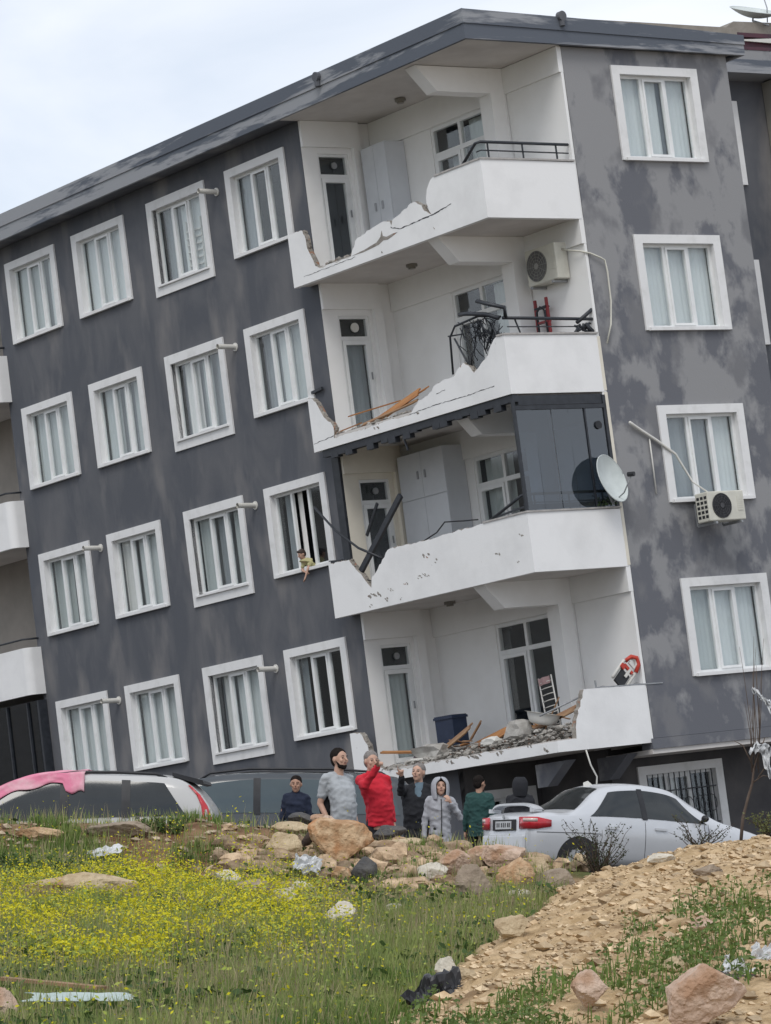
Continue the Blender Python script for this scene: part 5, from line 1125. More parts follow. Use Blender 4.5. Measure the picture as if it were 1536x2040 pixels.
# ---- silver saloon
silver = mat('silver_paint', (.56, .575, .60), (.50, .515, .54), .32, scale=.8, metal=.25, coat=.6, spec=.5)
sed = Car(4.35, [(0, .93), (.08, .985), (.3, 1.02), (.72, 1.035), (1.0, 1.21), (1.32, 1.43), (1.75, 1.50), (2.2, 1.495), (2.55, 1.43), (2.9, 1.24), (3.28, .99), (3.7, .90), (4.1, .80), (4.3, .66), (4.35, .58)],
          [(0, .90), (.5, .95), (1.2, .945), (2.0, .925), (2.6, .90), (3.2, .87), (4.35, .55)], [(0, .70), (.08, .775), (.3, .82), (1, .845), (3.2, .845), (3.9, .81), (4.25, .72), (4.35, .62)], .56)
hd = math.radians(26); px, py = (1003 - 768) / F * 53.8, 53.8
Ms = Matrix.Translation((px, py, float(street_z(px, py)) + .06)) @ Matrix.Rotation(hd, 4, 'Z') @ Matrix.Rotation(math.radians(1.4), 4, 'Y')
car = empty('parked_car', Ms, 'silver saloon car with a boot spoiler parked behind the rocks', 'car')
mb = MB(); sed.body(mb); mb.build('body', silver, car)
for sg in (-1, 1):
    for nm, c in (('rear_window', [(1.02, .06), (1.93, .06), (1.93, .86), (1.42, .84)]), ('front_window', [(2.0, .06), (3.06, .06), (2.62, .84), (2.0, .86)])):
        sed.pane(c, sg).build(nm, cglass, car)
    for x, z0 in ((1.965, .35), (3.10, .35)): sed.strip([(x, z0), (x + (.0 if x < 2 else -.02), .90)], sg=sg).build('door_gap', gapm, car)
    sed.strip([(1.02, .93), (.98, .70), (1.12, .55), (1.25, .36)], sg=sg).build('door_gap', gapm, car)
    sed.pane([(1.92, .02), (2.01, .02), (2.01, .90), (1.92, .90)], sg, .011, 3).build('door_pillar', black, car)
    for x in (1.28, 2.13):
        mb = MB(); a, b = sed.side(x, .80, .012, sg), sed.side(x + .20, .795, .012, sg); mb.bar(a, b, .03, .035); mb.build('door_handle', silver, car)
    mb = MB(); mb.grid(lambda u, v: (2.96 + .06*math.sin(math.pi*v)*math.cos(2*math.pi*u), sg*(.93 + .09*(v - .5)*2), .985 + .055*math.sin(math.pi*v)*math.sin(2*math.pi*u)), 16, 8, closeu=True); mb.bar((2.99, sg*.80, .95), (2.97, sg*.90, .97), .04); mb.build('wing_mirror', black, car)
    arch(car, sed, .82, .355, sg); arch(car, sed, 3.42, .355, sg); wheel(car, .82, sg*.83, .30, sg); wheel(car, 3.42, sg*.83, .30, sg)
    # tail lamp wrapping round the corner
    path = [(-.014, .47), (-.014, .60), (-.006, .71), (.05, .775), (.12, .80), (.22, .825), (.34, .838)]
    def lamp(z0, z1, nm, m, o=.008, k0=0, k1=7):
        mb = MB(); pp_ = path[k0:k1]; vs = []
        for i, (x, y) in enumerate(pp_):
            f_ = 1 - .45 * max(0, (i + k0 - 4) / 2.0); zm = (z0 + z1) / 2
            for dz in (-1, 1):
                for oo in (0, o): vs.append((x - (.7*oo if i + k0 < 4 else 0), sg*(y + oo), zm + dz*(z1 - z0)/2*f_))
        fs = []
        for i in range(len(pp_) - 1):
            a = 4*i; b = a + 4; fs += [(a+1, b+1, b+3, a+3), (a, a+2, b+2, b), (a+2, a+3, b+3, b+2), (a, b, b+1, a+1)]
        fs += [(0, 1, 3, 2), tuple(4*(len(pp_)-1) + k for k in (0, 2, 3, 1))]; mb.add(vs, fs, 0, True); return mb.build(nm, m, car)
    lamp(.745, .925, 'tail_lamp', redl_); lamp(.855, .905, 'reversing_lamp', whl, .012, 1, 5)
    mb = MB(); mb.disc((4.30, sg*.55, .66), (1, 0, 0), .11, .06, 20); mb.build('headlight', whl, car)
fr = MB(); fr.grid(lambda u, v: sed.tp(.80 + .50*v, (u*2 - 1)*(.93 - .04*v), .007), 14, 8); fr.build('rear_windscreen', cglass, car)
fr = MB(); fr.grid(lambda u, v: sed.tp(3.16 - .50*v, (u*2 - 1)*(.95 - .04*v), .007), 14, 8); fr.build('windscreen', cglass, car)
sp_ = MB()
def spf(u, v): t = u*2 - 1; return (.06 + .07*t*t + .16*v, t*.70, 1.135 - .10*abs(t)**5 + .012*math.sin(math.pi*v) - .0*v)
sp_.grid(spf, 26, 5); sp_.grid(lambda u, v: tuple(Vector(spf(u, v)) - Vector((0, 0, .03))), 26, 5); sp_.grid(lambda u, v: tuple(Vector(spf(u, 0)) - Vector((0, 0, .03*v))), 26, 2); sp_.grid(lambda u, v: tuple(Vector(spf(u, 1)) - Vector((0, 0, .03*v))), 26, 2)
for y in (-.66, .66): sp_.box(.08, .26, y - .03, y + .03, 1.0, 1.06)
sp_.build('spoiler', silver, car, recalc=False)
mb = MB(); mb.box(-.045, .02, -.66, .66, .36, .66); bp = mb.build('rear_bumper', silver, car); bv = bp.modifiers.new('b', 'BEVEL'); bv.width = .03; bv.segments = 3; evaluated(bp)
MB().box(-.022, -.002, -.36, .36, .725, .89).build('plate_recess', gapm, car)
mb = MB(); mb.box(-.034, -.024, -.25, .25, .745, .865); pl_ = mb.build('number_plate', platem, car)
mb = MB(); 
for i, y in enumerate((-.20, -.15, -.07, -.01, .05, .13, .19)): mb.box(-.0375, -.035, y - .014, y + .014, .775, .838)
mb.build('plate_characters', gapm, pl_)
MB().disc((-.024, 0, .93), (1, 0, 0), .035, .012, 16).build('badge', rimm, car)
mb = MB(); mb.add([(1.35, -.02, 1.39), (1.35, .02, 1.39), (1.55, -.035, 1.425), (1.55, .035, 1.425), (1.42, 0, 1.53), (1.34, 0, 1.50)], [(0, 2, 4, 5), (1, 5, 4, 3), (0, 5, 1), (2, 3, 4), (0, 1, 3, 2)]); mb.build('roof_fin', plastic_w, car)
sed.strip([(.12, .70), (.8, .705), (1.2, .70)], .005).build('bumper_line', gapm, car)
# ---- white estate car
whp = mat('white_car_paint', (.47, .47, .465), (.42, .42, .415), .35, scale=.8, coat=.5)
est = Car(4.3, [(0, .95), (.06, 1.12), (.22, 1.34), (.45, 1.475), (1.0, 1.52), (1.6, 1.535), (2.1, 1.50), (2.5, 1.38), (2.9, 1.17), (3.3, .99), (3.7, .92), (4.1, .80), (4.3, .60)],
          [(0, .98), (1, .99), (2, .965), (3.1, .93), (4.3, .55)], [(0, .72), (.12, .80), (.5, .84), (1.2, .86), (3.0, .86), (3.7, .82), (4.1, .72), (4.3, .60)], .70)
px, py = (440 - 768) / F * 41.3, 41.6
Mw = Matrix.Translation((px, py, STREET + .0)) @ Matrix.Rotation(math.radians(180 - 2), 4, 'Z') @ Matrix.Rotation(math.radians(.9), 4, 'Y')
car = empty('parked_car', Mw, 'white estate car with roof rails and a pink cloth on its roof', 'car')
mb = MB(); est.body(mb); mb.build('body', whp, car)
for sg in (-1, 1):
    for nm, c in (('quarter_window', [(.32, .06), (1.00, .04), (1.00, .88), (.58, .86)]), ('rear_window', [(1.04, .04), (1.70, .04), (1.70, .89), (1.04, .88)]), ('front_window', [(1.76, .04), (2.98, .05), (2.42, .80), (1.76, .89)])):
        est.pane(c, sg).build(nm, cglass, car)
    for x in (1.02, 1.73): est.pane([(x - .05, .02), (x + .05, .02), (x + .05, .91), (x - .05, .91)], sg, .011, 3).build('door_pillar', black, car)
    mb = MB(); mb.tube([est.tp(.50, -sg*-1*.93, .02) if False else Vector((x, sg*.62, est.sec(x)[0] - .02 + dz)) for x, dz in ((.56, -.03), (.68, .012), (1.1, .02), (1.6, .02), (1.95, .0), (2.05, -.04))], .020, 7); mb.build('roof_rail', black, car)
    for x in (1.02, 1.74, 2.8): est.strip([(x, .35), (x, .98)], sg=sg).build('door_gap', gapm, car)
    for x in (1.15, 1.9): mb = MB(); mb.bar(est.side(x, .86, .014, sg), est.side(x + .2, .86, .014, sg), .03, .03); mb.build('door_handle', whp, car)
    arch(car, est, .85, .37, sg); arch(car, est, 3.4, .37, sg); wheel(car, .85, sg*.85, .31, sg); wheel(car, 3.4, sg*.85, .31, sg)
    # tall tail lamp down the rear pillar
    mb = MB(); pts_ = [(.315, 1.36), (.20, 1.25), (.115, 1.12), (.065, .98), (.055, .86), (.06, .72)]; wds = [.02, .04, .07, .10, .12, .11]; vs = []
    for (x, z), wd in zip(pts_, wds): vs += [est.side(x - .03, z, .012, sg), est.side(x - .03 + wd, z, .010, sg), est.side(x - .03 + wd, z, -.02, sg), est.side(x - .03, z, -.02, sg) + Vector((-.0, 0, 0))]
    fs = [(4*i + k, 4*i + (k+1) % 4, 4*i + 4 + (k+1) % 4, 4*i + 4 + k) for i in range(5) for k in range(4)] + [(0, 1, 2, 3), (20, 21, 22, 23)]
    mb.add(vs, fs, 0, True); mb.build('tail_lamp', redl_, car)
    mb = MB(); mb.grid(lambda u, v: (2.52 + .08*math.sin(math.pi*v)*math.cos(2*math.pi*u), sg*(.97 + .11*(v - .5)*2), 1.03 + .075*math.sin(math.pi*v)*math.sin(2*math.pi*u)), 16, 8, closeu=True); mb.build('wing_mirror', whp, car)
    MB().disc((4.22, sg*.55, .72), (1, 0, 0), .11, .1, 20).build('headlight', whl, car)
mb = MB(); mb.prism([(.14, 1.385), (.15, 1.42), (.5, 1.515), (.5, 1.47), (.2, 1.375)], lambda p, q: (p, -.58, q), lambda p, q: (p, .58, q)); mb.build('roof_spoiler', black, car)
fr = MB(); fr.grid(lambda u, v: (.10 + .26*v - .012, (u*2 - 1)*(.62 - .08*v), 1.02 + .36*v + .01), 10, 6); fr.build('rear_windscreen', cglass, car)
fr = MB(); fr.grid(lambda u, v: est.tp(3.22 - .62*v, (u*2 - 1)*(.94 - .04*v), .007), 12, 8); fr.build('windscreen', cglass, car)
MB().box(-.03, .03, -.70, .70, .36, .68).build('rear_bumper', whp, car)
# reddish seat seen through the driver's window is a parcel on the dashboard side
# pink cloth thrown over the roof
pinkm = mat('pink_cloth_sheet', (.62, .20, .30), (.66, .42, .46), .85, scale=2.5, lo=.45, hi=.65, stretch=(1, 1, 1), bump=.3, bscale=20)
pk = MB()
def pkf(u, v):
    x = 1.50 + 1.75 * u; q = -.98 + 1.5 * v + .10 * math.sin(u * 7)
    base = est.tp(x, max(-1, min(1, -q)), 0); return Vector((x, base.y, base.z + .030 + .03 * abs(mnoise.noise(Vector((u * 5, v * 4, 2))))))
pk.grid(pkf, 50, 18)
def pkd(u, v):   # the edge hanging over the side of the roof, longest at its rear end
    x = 1.50 + 1.75 * u; hang = .20 - .02 * math.sin(u * 60) if u < .14 else .085 + .05 * u + .02 * math.sin(u * 23)
    zt = est.sec(x)[0] - .035; z = zt - hang * v; p_ = est.side(x, z, .022 + .03 * abs(mnoise.noise(Vector((u * 9, v * 2, 7)))), 1); return Vector((p_.x, p_.y, p_.z + .03 * (1 - v)))
pk.grid(pkd, 50, 10)
o = pk.build('pink_cloth', pinkm, None, Mw, recalc=False); tag(o, 'pink cloth draped over the roof and windscreen of the white estate car', 'cloth')
sm_ = o.modifiers.new('s', 'SOLIDIFY'); sm_.thickness = .006; evaluated(o)
# ---- dark van-like car behind
dkp = mat('dark_grey_blue_paint', (.035, .042, .050), (.05, .058, .066), .3, scale=.8, coat=.6)
van = Car(4.7, [(0, 1.0), (.05, 1.25), (.18, 1.50), (.4, 1.60), (1.2, 1.645), (2.4, 1.65), (3.1, 1.58), (3.5, 1.40), (3.9, 1.15), (4.2, 1.03), (4.55, .88), (4.7, .62)],
          [(0, 1.0), (1, 1.02), (3.3, .99), (4.7, .6)], [(0, .76), (.12, .84), (.5, .88), (1.2, .90), (3.4, .90), (4.2, .85), (4.6, .74), (4.7, .62)], .76)
px, py = (838 - 768) / F * 49.6, 50.4
Mv = Matrix.Translation((px, py, float(street_z(0, 50)) - .03)) @ Matrix.Rotation(math.radians(180), 4, 'Z')
car = empty('parked_car', Mv, 'dark grey blue people carrier standing behind the men and the boy', 'car')
mb = MB(); van.body(mb); mb.build('body', dkp, car)
for sg in (-1, 1):
    for nm, c in (('quarter_window', [(.28, .06), (1.25, .06), (1.25, .88), (.42, .86)]), ('rear_window', [(1.32, .06), (2.25, .06), (2.25, .88), (1.32, .88)]), ('front_window', [(2.32, .06), (3.55, .06), (3.10, .82), (2.32, .88)])):
        van.pane(c, sg).build(nm, cglass2, car)
    mb = MB(); mb.tube([Vector((x, sg*.64, van.sec(x)[0] + dz)) for x, dz in ((.42, -.05), (.55, .02), (1.2, .04), (2.4, .04), (2.95, .02), (3.1, -.05))], .018, 7); mb.build('roof_rail', black, car)
    arch(car, van, .85, .38, sg); arch(car, van, 3.7, .38, sg); wheel(car, .85, sg*.89, .32, sg); wheel(car, 3.7, sg*.89, .32, sg)
    mb = MB(); mb.bar((.035, sg*.78, .95), (.10, sg*.76, 1.35), .10, .05); mb.build('tail_lamp', redl_, car)
    MB().disc((4.58, sg*.6, .78), (1, 0, 0), .12, .12, 20).build('headlight', whl, car)
    for x in (1.285, 2.285): van.pane([(x - .05, .02), (x + .05, .02), (x + .05, .91), (x - .05, .91)], sg, .011, 3).build('door_pillar', black, car)
    for x in (1.28, 2.28): van.strip([(x, .35), (x, 1.0)], sg=sg).build('door_gap', gapm, car)
fr = MB(); fr.grid(lambda u, v: van.tp(3.98 - .62*v, (u*2 - 1)*(.94 - .04*v), .007), 12, 8); fr.build('windscreen', cglass, car)
# ------------------------------------------------------------------ people
def ell(mb, c, r, n=16, M=None):
    c = Vector(c)
    def fn(u, v):
        t, p_ = u * 2 * math.pi, math.pi * (.001 + .998 * v); q = Vector((r[0]*math.sin(p_)*math.cos(t), r[1]*math.sin(p_)*math.sin(t), r[2]*math.cos(p_)))
        return c + (M @ q if M is not None else q)
    mb.grid(fn, n, max(6, n // 2 + 1), closeu=True)
    k = len(mb.v); m_ = max(6, n // 2 + 1); mb.f.append(tuple(range(k - n, k))); mb.mi.append(0); mb.sm.append(True); mb.f.append(tuple(range(k - n*m_, k - n*m_ + n))); mb.mi.append(0); mb.sm.append(True)
def cap(mb, a, b, ra, rb, n=12):
    a, b = Vector(a), Vector(b); mb.tube([a, a.lerp(b, .5), b], [ra, (ra + rb) / 2, rb], n); ell(mb, a, (ra,) * 3, n); ell(mb, b, (rb,) * 3, n)
def loft(mb, rings, n=24):
    """rings: (centre, half width along ax, half depth, ax)"""
    vs = []
    for c, w_, d_, yaw in rings:
        for k in range(n):
            t = 2*math.pi*k/n; x, y = w_*math.copysign(abs(math.cos(t))**.85, math.cos(t)), d_*math.copysign(abs(math.sin(t))**.85, math.sin(t))
            vs.append(Vector(c) + Vector((x*math.cos(yaw) - y*math.sin(yaw), x*math.sin(yaw) + y*math.cos(yaw), 0)))
    fs = [(i*n + k, i*n + (k+1) % n, (i+1)*n + (k+1) % n, (i+1)*n + k) for i in range(len(rings) - 1) for k in range(n)]
    fs += [tuple(range(n)), tuple((len(rings)-1)*n + k for k in range(n))]; mb.add(vs, fs, 0, True)
def fuse(mb, name, m, root, vox, smooth=3, wr=0.0, seed=0):
    o = mb.build(name, m, root); rm = o.modifiers.new('r', 'REMESH'); rm.mode = 'VOXEL'; rm.voxel_size = vox; rm.use_smooth_shade = True
    if smooth: s_ = o.modifiers.new('s', 'SMOOTH'); s_.iterations = smooth; s_.factor = .5
    evaluated(o)
    if wr:
        for v_ in o.data.vertices:
            q = v_.co; k = (1 - 2*abs(mnoise.noise(Vector((q.x*7 + seed, q.y*7 + q.z*3, q.z*11))))) * .7 - .45 + .5*mnoise.noise(Vector((q.x*20, q.y*20 + seed, q.z*24))); v_.co += v_.normal * k * wr
    for p_ in o.data.polygons: p_.use_smooth = True
    return o
skin = {k: mat('skin_%s' % k, c, tuple(x*.85 for x in c), .55, scale=8, spec=.35) for k, c in {'light': (.50, .31, .23), 'tan': (.40, .23, .16), 'olive': (.33, .19, .13)}.items()}
hairm = {'black': mat('black_hair', (.012, .010, .010), (.022, .018, .016), .95, scale=30, spec=.05), 'grey': mat('grey_hair', (.14, .125, .115), (.22, .20, .19), .6, scale=30, bump=.5, bscale=120), 'brown': mat('brown_hair', (.035, .022, .018), (.05, .034, .028), .6, scale=30, bump=.5, bscale=120)}
eyem = mat('dark_eye', (.02, .015, .012), (.03, .02, .018), .3, scale=30); lipm = mat('lip', (.30, .13, .11), (.26, .11, .09), .5, scale=30)
def rz(v, a): return Vector((v[0]*math.cos(a) - v[1]*math.sin(a), v[0]*math.sin(a) + v[1]*math.cos(a), v[2]))
def hand(mb, wrist, d, palm_n, s=1.0, curl=.35, point=False, side=1):
    """palm plus four fingers and a thumb; d: direction the hand points, palm_n: direction the palm faces"""
    d = Vector(d).normalized(); n = Vector(palm_n); n = (n - d * n.dot(d)).normalized(); w_ = d.cross(n).normalized() * side
    wr = Vector(wrist); cap(mb, wr + d*.02*s, wr + d*.055*s, .026*s, .030*s, 10)
    for k in (-1, 0, 1): cap(mb, wr + d*.03*s + w_*k*.018*s, wr + d*.085*s + w_*k*.026*s, .016*s, .014*s, 8)
    for k, L in ((-1.5, .060), (-.5, .070), (.5, .076), (1.5, .070)):
        b = wr + d*.088*s + w_*k*.0205*s; c_ = curl
        if point and k != 1.5: c_ = 1.5
        if point and k == 1.5: c_ = .05
        q = b; a = 0
        for i, f_ in enumerate((.45, .32, .23)):
            a += c_ * (.7 if i == 0 else 1.0); e = q + (d*math.cos(a) + n*math.sin(a)) * L*f_*s; cap(mb, q, e, (.0105 - .001*i)*s, (.0098 - .001*i)*s, 7); q = e
    b = wr + d*.035*s + w_*.028*s; t1 = b + (d*.6 + w_*.7 + n*.2).normalized()*.036*s; t2 = t1 + (d*.9 + w_*.2 + n*.35).normalized()*.030*s
    cap(mb, b, t1, .013*s, .012*s, 8); cap(mb, t1, t2, .0115*s, .010*s, 8)
def person(pos, hgt, yaw, label, skin_k='tan', hair='black', J=None, headyaw=0.0, headtilt=0.0, top=None, topm=None, pants=None, sleeve=1.0, collar=False, beard=False, hood=None, belly=0.0, hem=.84, wid=1.0, seed=0, hands=None, backonly=False, child=False, extra=None, roll=0.0, name='person'):
    """yaw: 0 faces the camera (-y); joints in body space (x = person's left when facing us is +x), rotated by yaw"""
    s = hgt / 1.75; root = empty(name, Matrix.Translation(pos) @ Matrix.Rotation(roll, 4, 'Y'), label, 'person', 'people standing in the street' if not child else None)
    D = dict(pel=(0, 0, .95), wst=(0, 0, 1.10), chs=(0, 0, 1.30), nck=(0, .01, 1.485), hd=(0, -.015, 1.632),
             shL=(.170, 0, 1.415), elL=(.225, .02, 1.12), wrL=(.24, -.04, .88), shR=(-.170, 0, 1.415), elR=(-.225, .02, 1.12), wrR=(-.24, -.04, .88),
             hpL=(.09, 0, .92), knL=(.10, -.01, .50), anL=(.105, .02, .09), hpR=(-.09, 0, .92), knR=(-.10, -.01, .50), anR=(-.105, .02, .09))
    if J: D.update(J)
    D = {k: rz(Vector(v)*s, yaw) for k, v in D.items()}; F_ = lambda v: rz(Vector(v), yaw)
    b = MB(); hs = s * 1.07 if hgt > 1.6 else s * (1.14 + .12 * (1.75 - hgt))
    hc = D['hd']; hyaw = yaw + headyaw; HM = Matrix.Rotation(hyaw, 3, 'Z') @ Matrix.Rotation(headtilt, 3, 'X')
    hv = lambda x, y, z: hc + HM @ Vector((x*hs, y*hs, z*hs))
    ell(b, hv(0, .012, .018), (.076*hs, .094*hs, .098*hs), 20, HM); ell(b, hv(0, -.022, -.045), (.056*hs, .062*hs, .072*hs), 16, HM); ell(b, hv(0, -.045, -.092), (.030*hs, .030*hs, .022*hs), 10, HM)
    cap(b, hv(0, -.086, .010), hv(0, -.106, -.022), .008*hs, .013*hs, 8)
    for sx in (-1, 1): ell(b, hv(sx*.077, .008, -.005), (.010*hs, .020*hs, .030*hs), 8, HM); ell(b, hv(sx*.036, -.066, -.025), (.022*hs, .018*hs, .022*hs), 8, HM)
    cap(b, D['nck'] - Vector((0, 0, .06*s)), hc + HM @ Vector((0, .015*hs, -.06*hs)), .060*s, .052*s, 14)
    def torso(mb, g, z0=.80):
        ax = yaw; R_ = []
        p0, p1, p2, p3 = D['pel'], D['wst'], D['chs'], D['nck']; sv = D['shL'] - D['shR']; say = math.atan2(sv.y, sv.x)
        if hem < .9 or g < .01: R_.append((p0 + Vector((0, 0, (z0 - .95)*s)), (.150*wid + g)*s, (.115 + g + belly*.2)*s, ax))
        R_ += [(p0, (.152*wid + g)*s, (.115 + g + belly*.5)*s, ax), (p1 + F_((0, -belly*.5*s, 0)), (.143*wid + g)*s, (.108 + g + belly)*s, (ax*.6 + say*.4) if abs(say - ax) < 1.5 else ax), (p2 + F_((0, -belly*.2*s, 0)), (.172*wid + g)*s, (.118 + g + belly*.4)*s, say if abs(say - ax) < 1.5 else ax),
               (p3 - Vector((0, 0, .075*s)), (.168*wid + g)*s, (.088 + g)*s, say if abs(say - ax) < 1.5 else ax), (p3 - Vector((0, 0, .02*s)), (.085 + g)*s, (.068 + g*.8)*s, ax)]
        loft(mb, R_)
    torso(b, -.012)
    for k in 'LR':
        cap(b, D['sh'+k], D['el'+k], .046*s, .037*s); cap(b, D['el'+k], D['wr'+k], .037*s, .025*s)
        cap(b, D['hp'+k], D['kn'+k], .072*s, .050*s); cap(b, D['kn'+k], D['an'+k], .050*s, .034*s)
        cap(b, D['an'+k] + F_((0, .03*s, -.04*s)), D['an'+k] + F_((0, -.14*s, -.055*s)), .035*s, .03*s)
        hn = (hands or {}).get(k, {}); d_ = D['wr'+k] - D['el'+k]
        hand(b, D['wr'+k], hn.get('d', d_), hn.get('n', F_((1 if k == 'R' else -1, 0, 0))), s*1.0, hn.get('curl', .35), hn.get('point', False), 1 if k == 'L' else -1)
    fuse(b, 'body', skin[skin_k], root, .0085 if hgt > 1 else .008, 2)
    if topm:
        t = MB(); torso(t, .016, hem)
        for k in 'LR':
            sh, el_, wr_ = D['sh'+k], D['el'+k], D['wr'+k]; cap(t, sh, sh.lerp(el_, min(1, sleeve*2)), .062*s, .054*s)
            if sleeve > .5: cap(t, el_, el_.lerp(wr_, (sleeve - .5)*2*.93), .052*s, .040*s)
            cap(t, D['nck'] - Vector((0, 0, .025*s)) , sh, .058*s, .060*s)
        if collar: cap(t, D['nck'] - Vector((0, 0, .06*s)), D['nck'] + Vector((0, 0, .022*s)) + F_((0, 0, 0)), .078*s, .070*s)
        fuse(t, top or 'shirt', topm, root, .010, 3, .018, seed)
    pn = MB(); loft(pn, [(D['pel'] + Vector((0, 0, -.10*s)), .160*wid*s, .125*s, yaw), (D['pel'] + Vector((0, 0, .08*s)), .150*wid*s, .118*s, yaw)])
    for k in 'LR': cap(pn, D['hp'+k] - Vector((0, 0, .03)), D['kn'+k], .088*s, .066*s); cap(pn, D['kn'+k], D['an'+k] + Vector((0, 0, .02)), .064*s, .054*s)
    fuse(pn, 'trousers', pants or MATS['black_cloth'], root, .014, 3, .010, seed + 3)
    sh_ = MB()
    for k in 'LR': cap(sh_, D['an'+k] + F_((0, .03*s, -.045*s)), D['an'+k] + F_((0, -.16*s, -.058*s)), .043*s, .034*s)
    fuse(sh_, 'shoes', black, root, .012, 1)
    if hair:
        h_ = MB(); ell(h_, hv(0, .024, .040), (.082*hs, .096*hs, .088*hs), 22, HM); ell(h_, hv(0, .050, .0), (.074*hs, .066*hs, .085*hs), 16, HM)
        if seed % 2: ell(h_, hv(0, -.052, .088), (.060*hs, .035*hs, .026*hs), 12, HM)
        fuse(h_, 'hair', hairm[hair], root, .009, 1, .006, seed)
    if not backonly:
        for sx in (-1, 1):
            e = MB(); ell(e, hv(sx*.031, -.0785, .002), (.0115*hs, .005*hs, .0050*hs), 10, HM); e.build('eye', eyem, root)
            e = MB(); e.tube([hv(sx*.014, -.087, .020), hv(sx*.032, -.0865, .026), hv(sx*.050, -.074, .020)], [.0030*hs, .0036*hs, .002*hs], 6); e.build('eyebrow', hairm[hair or 'black'], root)
        e = MB(); e.tube([hv(-.022, -.080, -.057), hv(0, -.088, -.056), hv(.022, -.080, -.057)], [.003*hs, .0062*hs, .003*hs], 6); e.build('mouth', lipm, root)
    if beard:
        e = MB(); ell(e, hv(0, -.030, -.078), (.0545*hs, .048*hs, .034*hs), 18, HM); ell(e, hv(0, -.048, -.096), (.034*hs, .030*hs, .024*hs), 12, HM); ell(e, hv(0, -.078, -.044), (.024*hs, .011*hs, .006*hs), 10, HM)
        for sx in (-1, 1): cap(e, hv(sx*.067, .000, -.015), hv(sx*.052, -.028, -.062), .006*hs, .013*hs)
        fuse(e, 'beard', hairm['black'], root, .007, 1, .003, seed)
    if hood:
        e = MB(); n = 30
        def hf(u, v):
            zz = .125 - .30*v; tm = 2.5 + .64*max(0, min(1, (zz - .035)/.07)); t = -tm + 2*tm*u      # round the head, open at the face
            R_ = .110 + .008*math.sin(v*3); rr_ = R_ * math.sqrt(max(.0, 1 - max(0, (zz - .02)/.125)**2)) if zz > .02 else R_ * (1 - .10*max(0, -zz - .05)/.1)
            return hv(rr_*.95*math.sin(t), .02 + rr_*1.12*math.cos(t), zz)
        e.grid(hf, n, 16); o_ = e.build('hood', hood, root, recalc=False); so2 = o_.modifiers.new('s', 'SOLIDIFY'); so2.thickness = .018*hs; so2.offset = 0; sb = o_.modifiers.new('b', 'SUBSURF'); sb.levels = 1; evaluated(o_)
        for p_ in o_.data.polygons: p_.use_smooth = True
    if extra: extra(root, D, s, hv, F_)
    return root
cloth = lambda n, c, k=.8: mat(n, c, tuple(x*k for x in c), .9, scale=7, bump=.25, bscale=60, bdist=.004)
blackc = cloth('black_cloth', (.014, .015, .019)); greytee = cloth('grey_tshirt', (.36, .38, .40)); redf = cloth('red_fleece', (.52, .018, .035), .88); navyc = cloth('navy_jacket', (.014, .020, .042)); greyh = cloth('grey_hoodie', (.36, .37, .40)); greens = cloth('dark_green_sweater', (.020, .062, .058)); greyp = cloth('grey_trousers', (.26, .28, .31)); blues = cloth('blue_grey_shirt', (.11, .16, .20)); charc = cloth('charcoal_jacket', (.020, .021, .026))
def gp(u, d, dz=0.0): x = (u - 768) / F * d; return (x, d, float(street_z(x, d)) + dz)
# heads sit where the photograph has them: feet height follows from the stature
def stand(u_head, v_top, d, hgt, **k):
    zt = P(u_head, v_top, d).z; x = P(u_head, v_top, d).x; return (x, d, zt - hgt * 1.0)
# the boy
person(stand(590, 1547, 46.5, 1.42), 1.42, -.12, 'boy in a dark navy zipped jacket at the left of the group', 'tan', 'black', J=dict(hd=(0, -.015, 1.625)), top='jacket', topm=navyc, sleeve=1.0, collar=True, pants=blackc, seed=2, headyaw=.05)
# man in the grey T-shirt: half turned to the right, chest out, arms behind hips, looking up to the right
def shoulder_bag(root, D, s, hv, F_):
    mb = MB(); c = D['pel'] + Vector((-.20, .12, .16)); ell(mb, c, (.09, .07, .15), 14); fuse(mb, 'bag', blackc, root, .015, 1)
person(stand(674, 1493, 41.2, 1.78), 1.78, .62, 'bearded man in a light grey T-shirt looking up to the right', 'light', 'black',
       J=dict(pel=(-.0, -.10, .95), wst=(0, -.10, 1.10), chs=(0, -.045, 1.30), nck=(0, .0, 1.475), hd=(0, -.03, 1.64), shL=(.160, .02, 1.42), shR=(-.160, .02, 1.42), elR=(-.20, .075, 1.13), wrR=(-.15, -.05, .90), elL=(.21, .05, 1.15), wrL=(.20, -.07, .94), hpL=(.09, -.10, .92), hpR=(-.09, -.10, .92)),
       headyaw=.15, headtilt=-.10, top='tshirt', topm=greytee, sleeve=.36, pants=greyp, beard=True, belly=.03, seed=4, wid=.86, extra=shoulder_bag)
# man in red, pointing at us over his own face with his right arm raised
person(stand(742, 1497, 43.0, 1.75), 1.75, .30, 'man in a bright red fleece pointing with his raised arm before his face', 'light', 'grey',
       J=dict(pel=(.10, 0, .95), wst=(.08, 0, 1.10), chs=(.03, 0, 1.30), hd=(-.015, -.015, 1.63), hpL=(.19, 0, .92), hpR=(.01, 0, .92), shR=(-.165, -.03, 1.40), elR=(-.17, -.25, 1.33), wrR=(-.06, -.42, 1.56), elL=(.235, .05, 1.14), wrL=(.255, -.02, .90), knL=(.16, 0, .5), knR=(-.04, 0, .5)),
       headyaw=.1, headtilt=-.04, top='fleece', topm=redf, sleeve=1.0, collar=True, pants=blackc, belly=.05, seed=6, wid=1.0, hands={'R': dict(d=(.25, -.8, .45), n=(0, -.2, -1), point=True)})
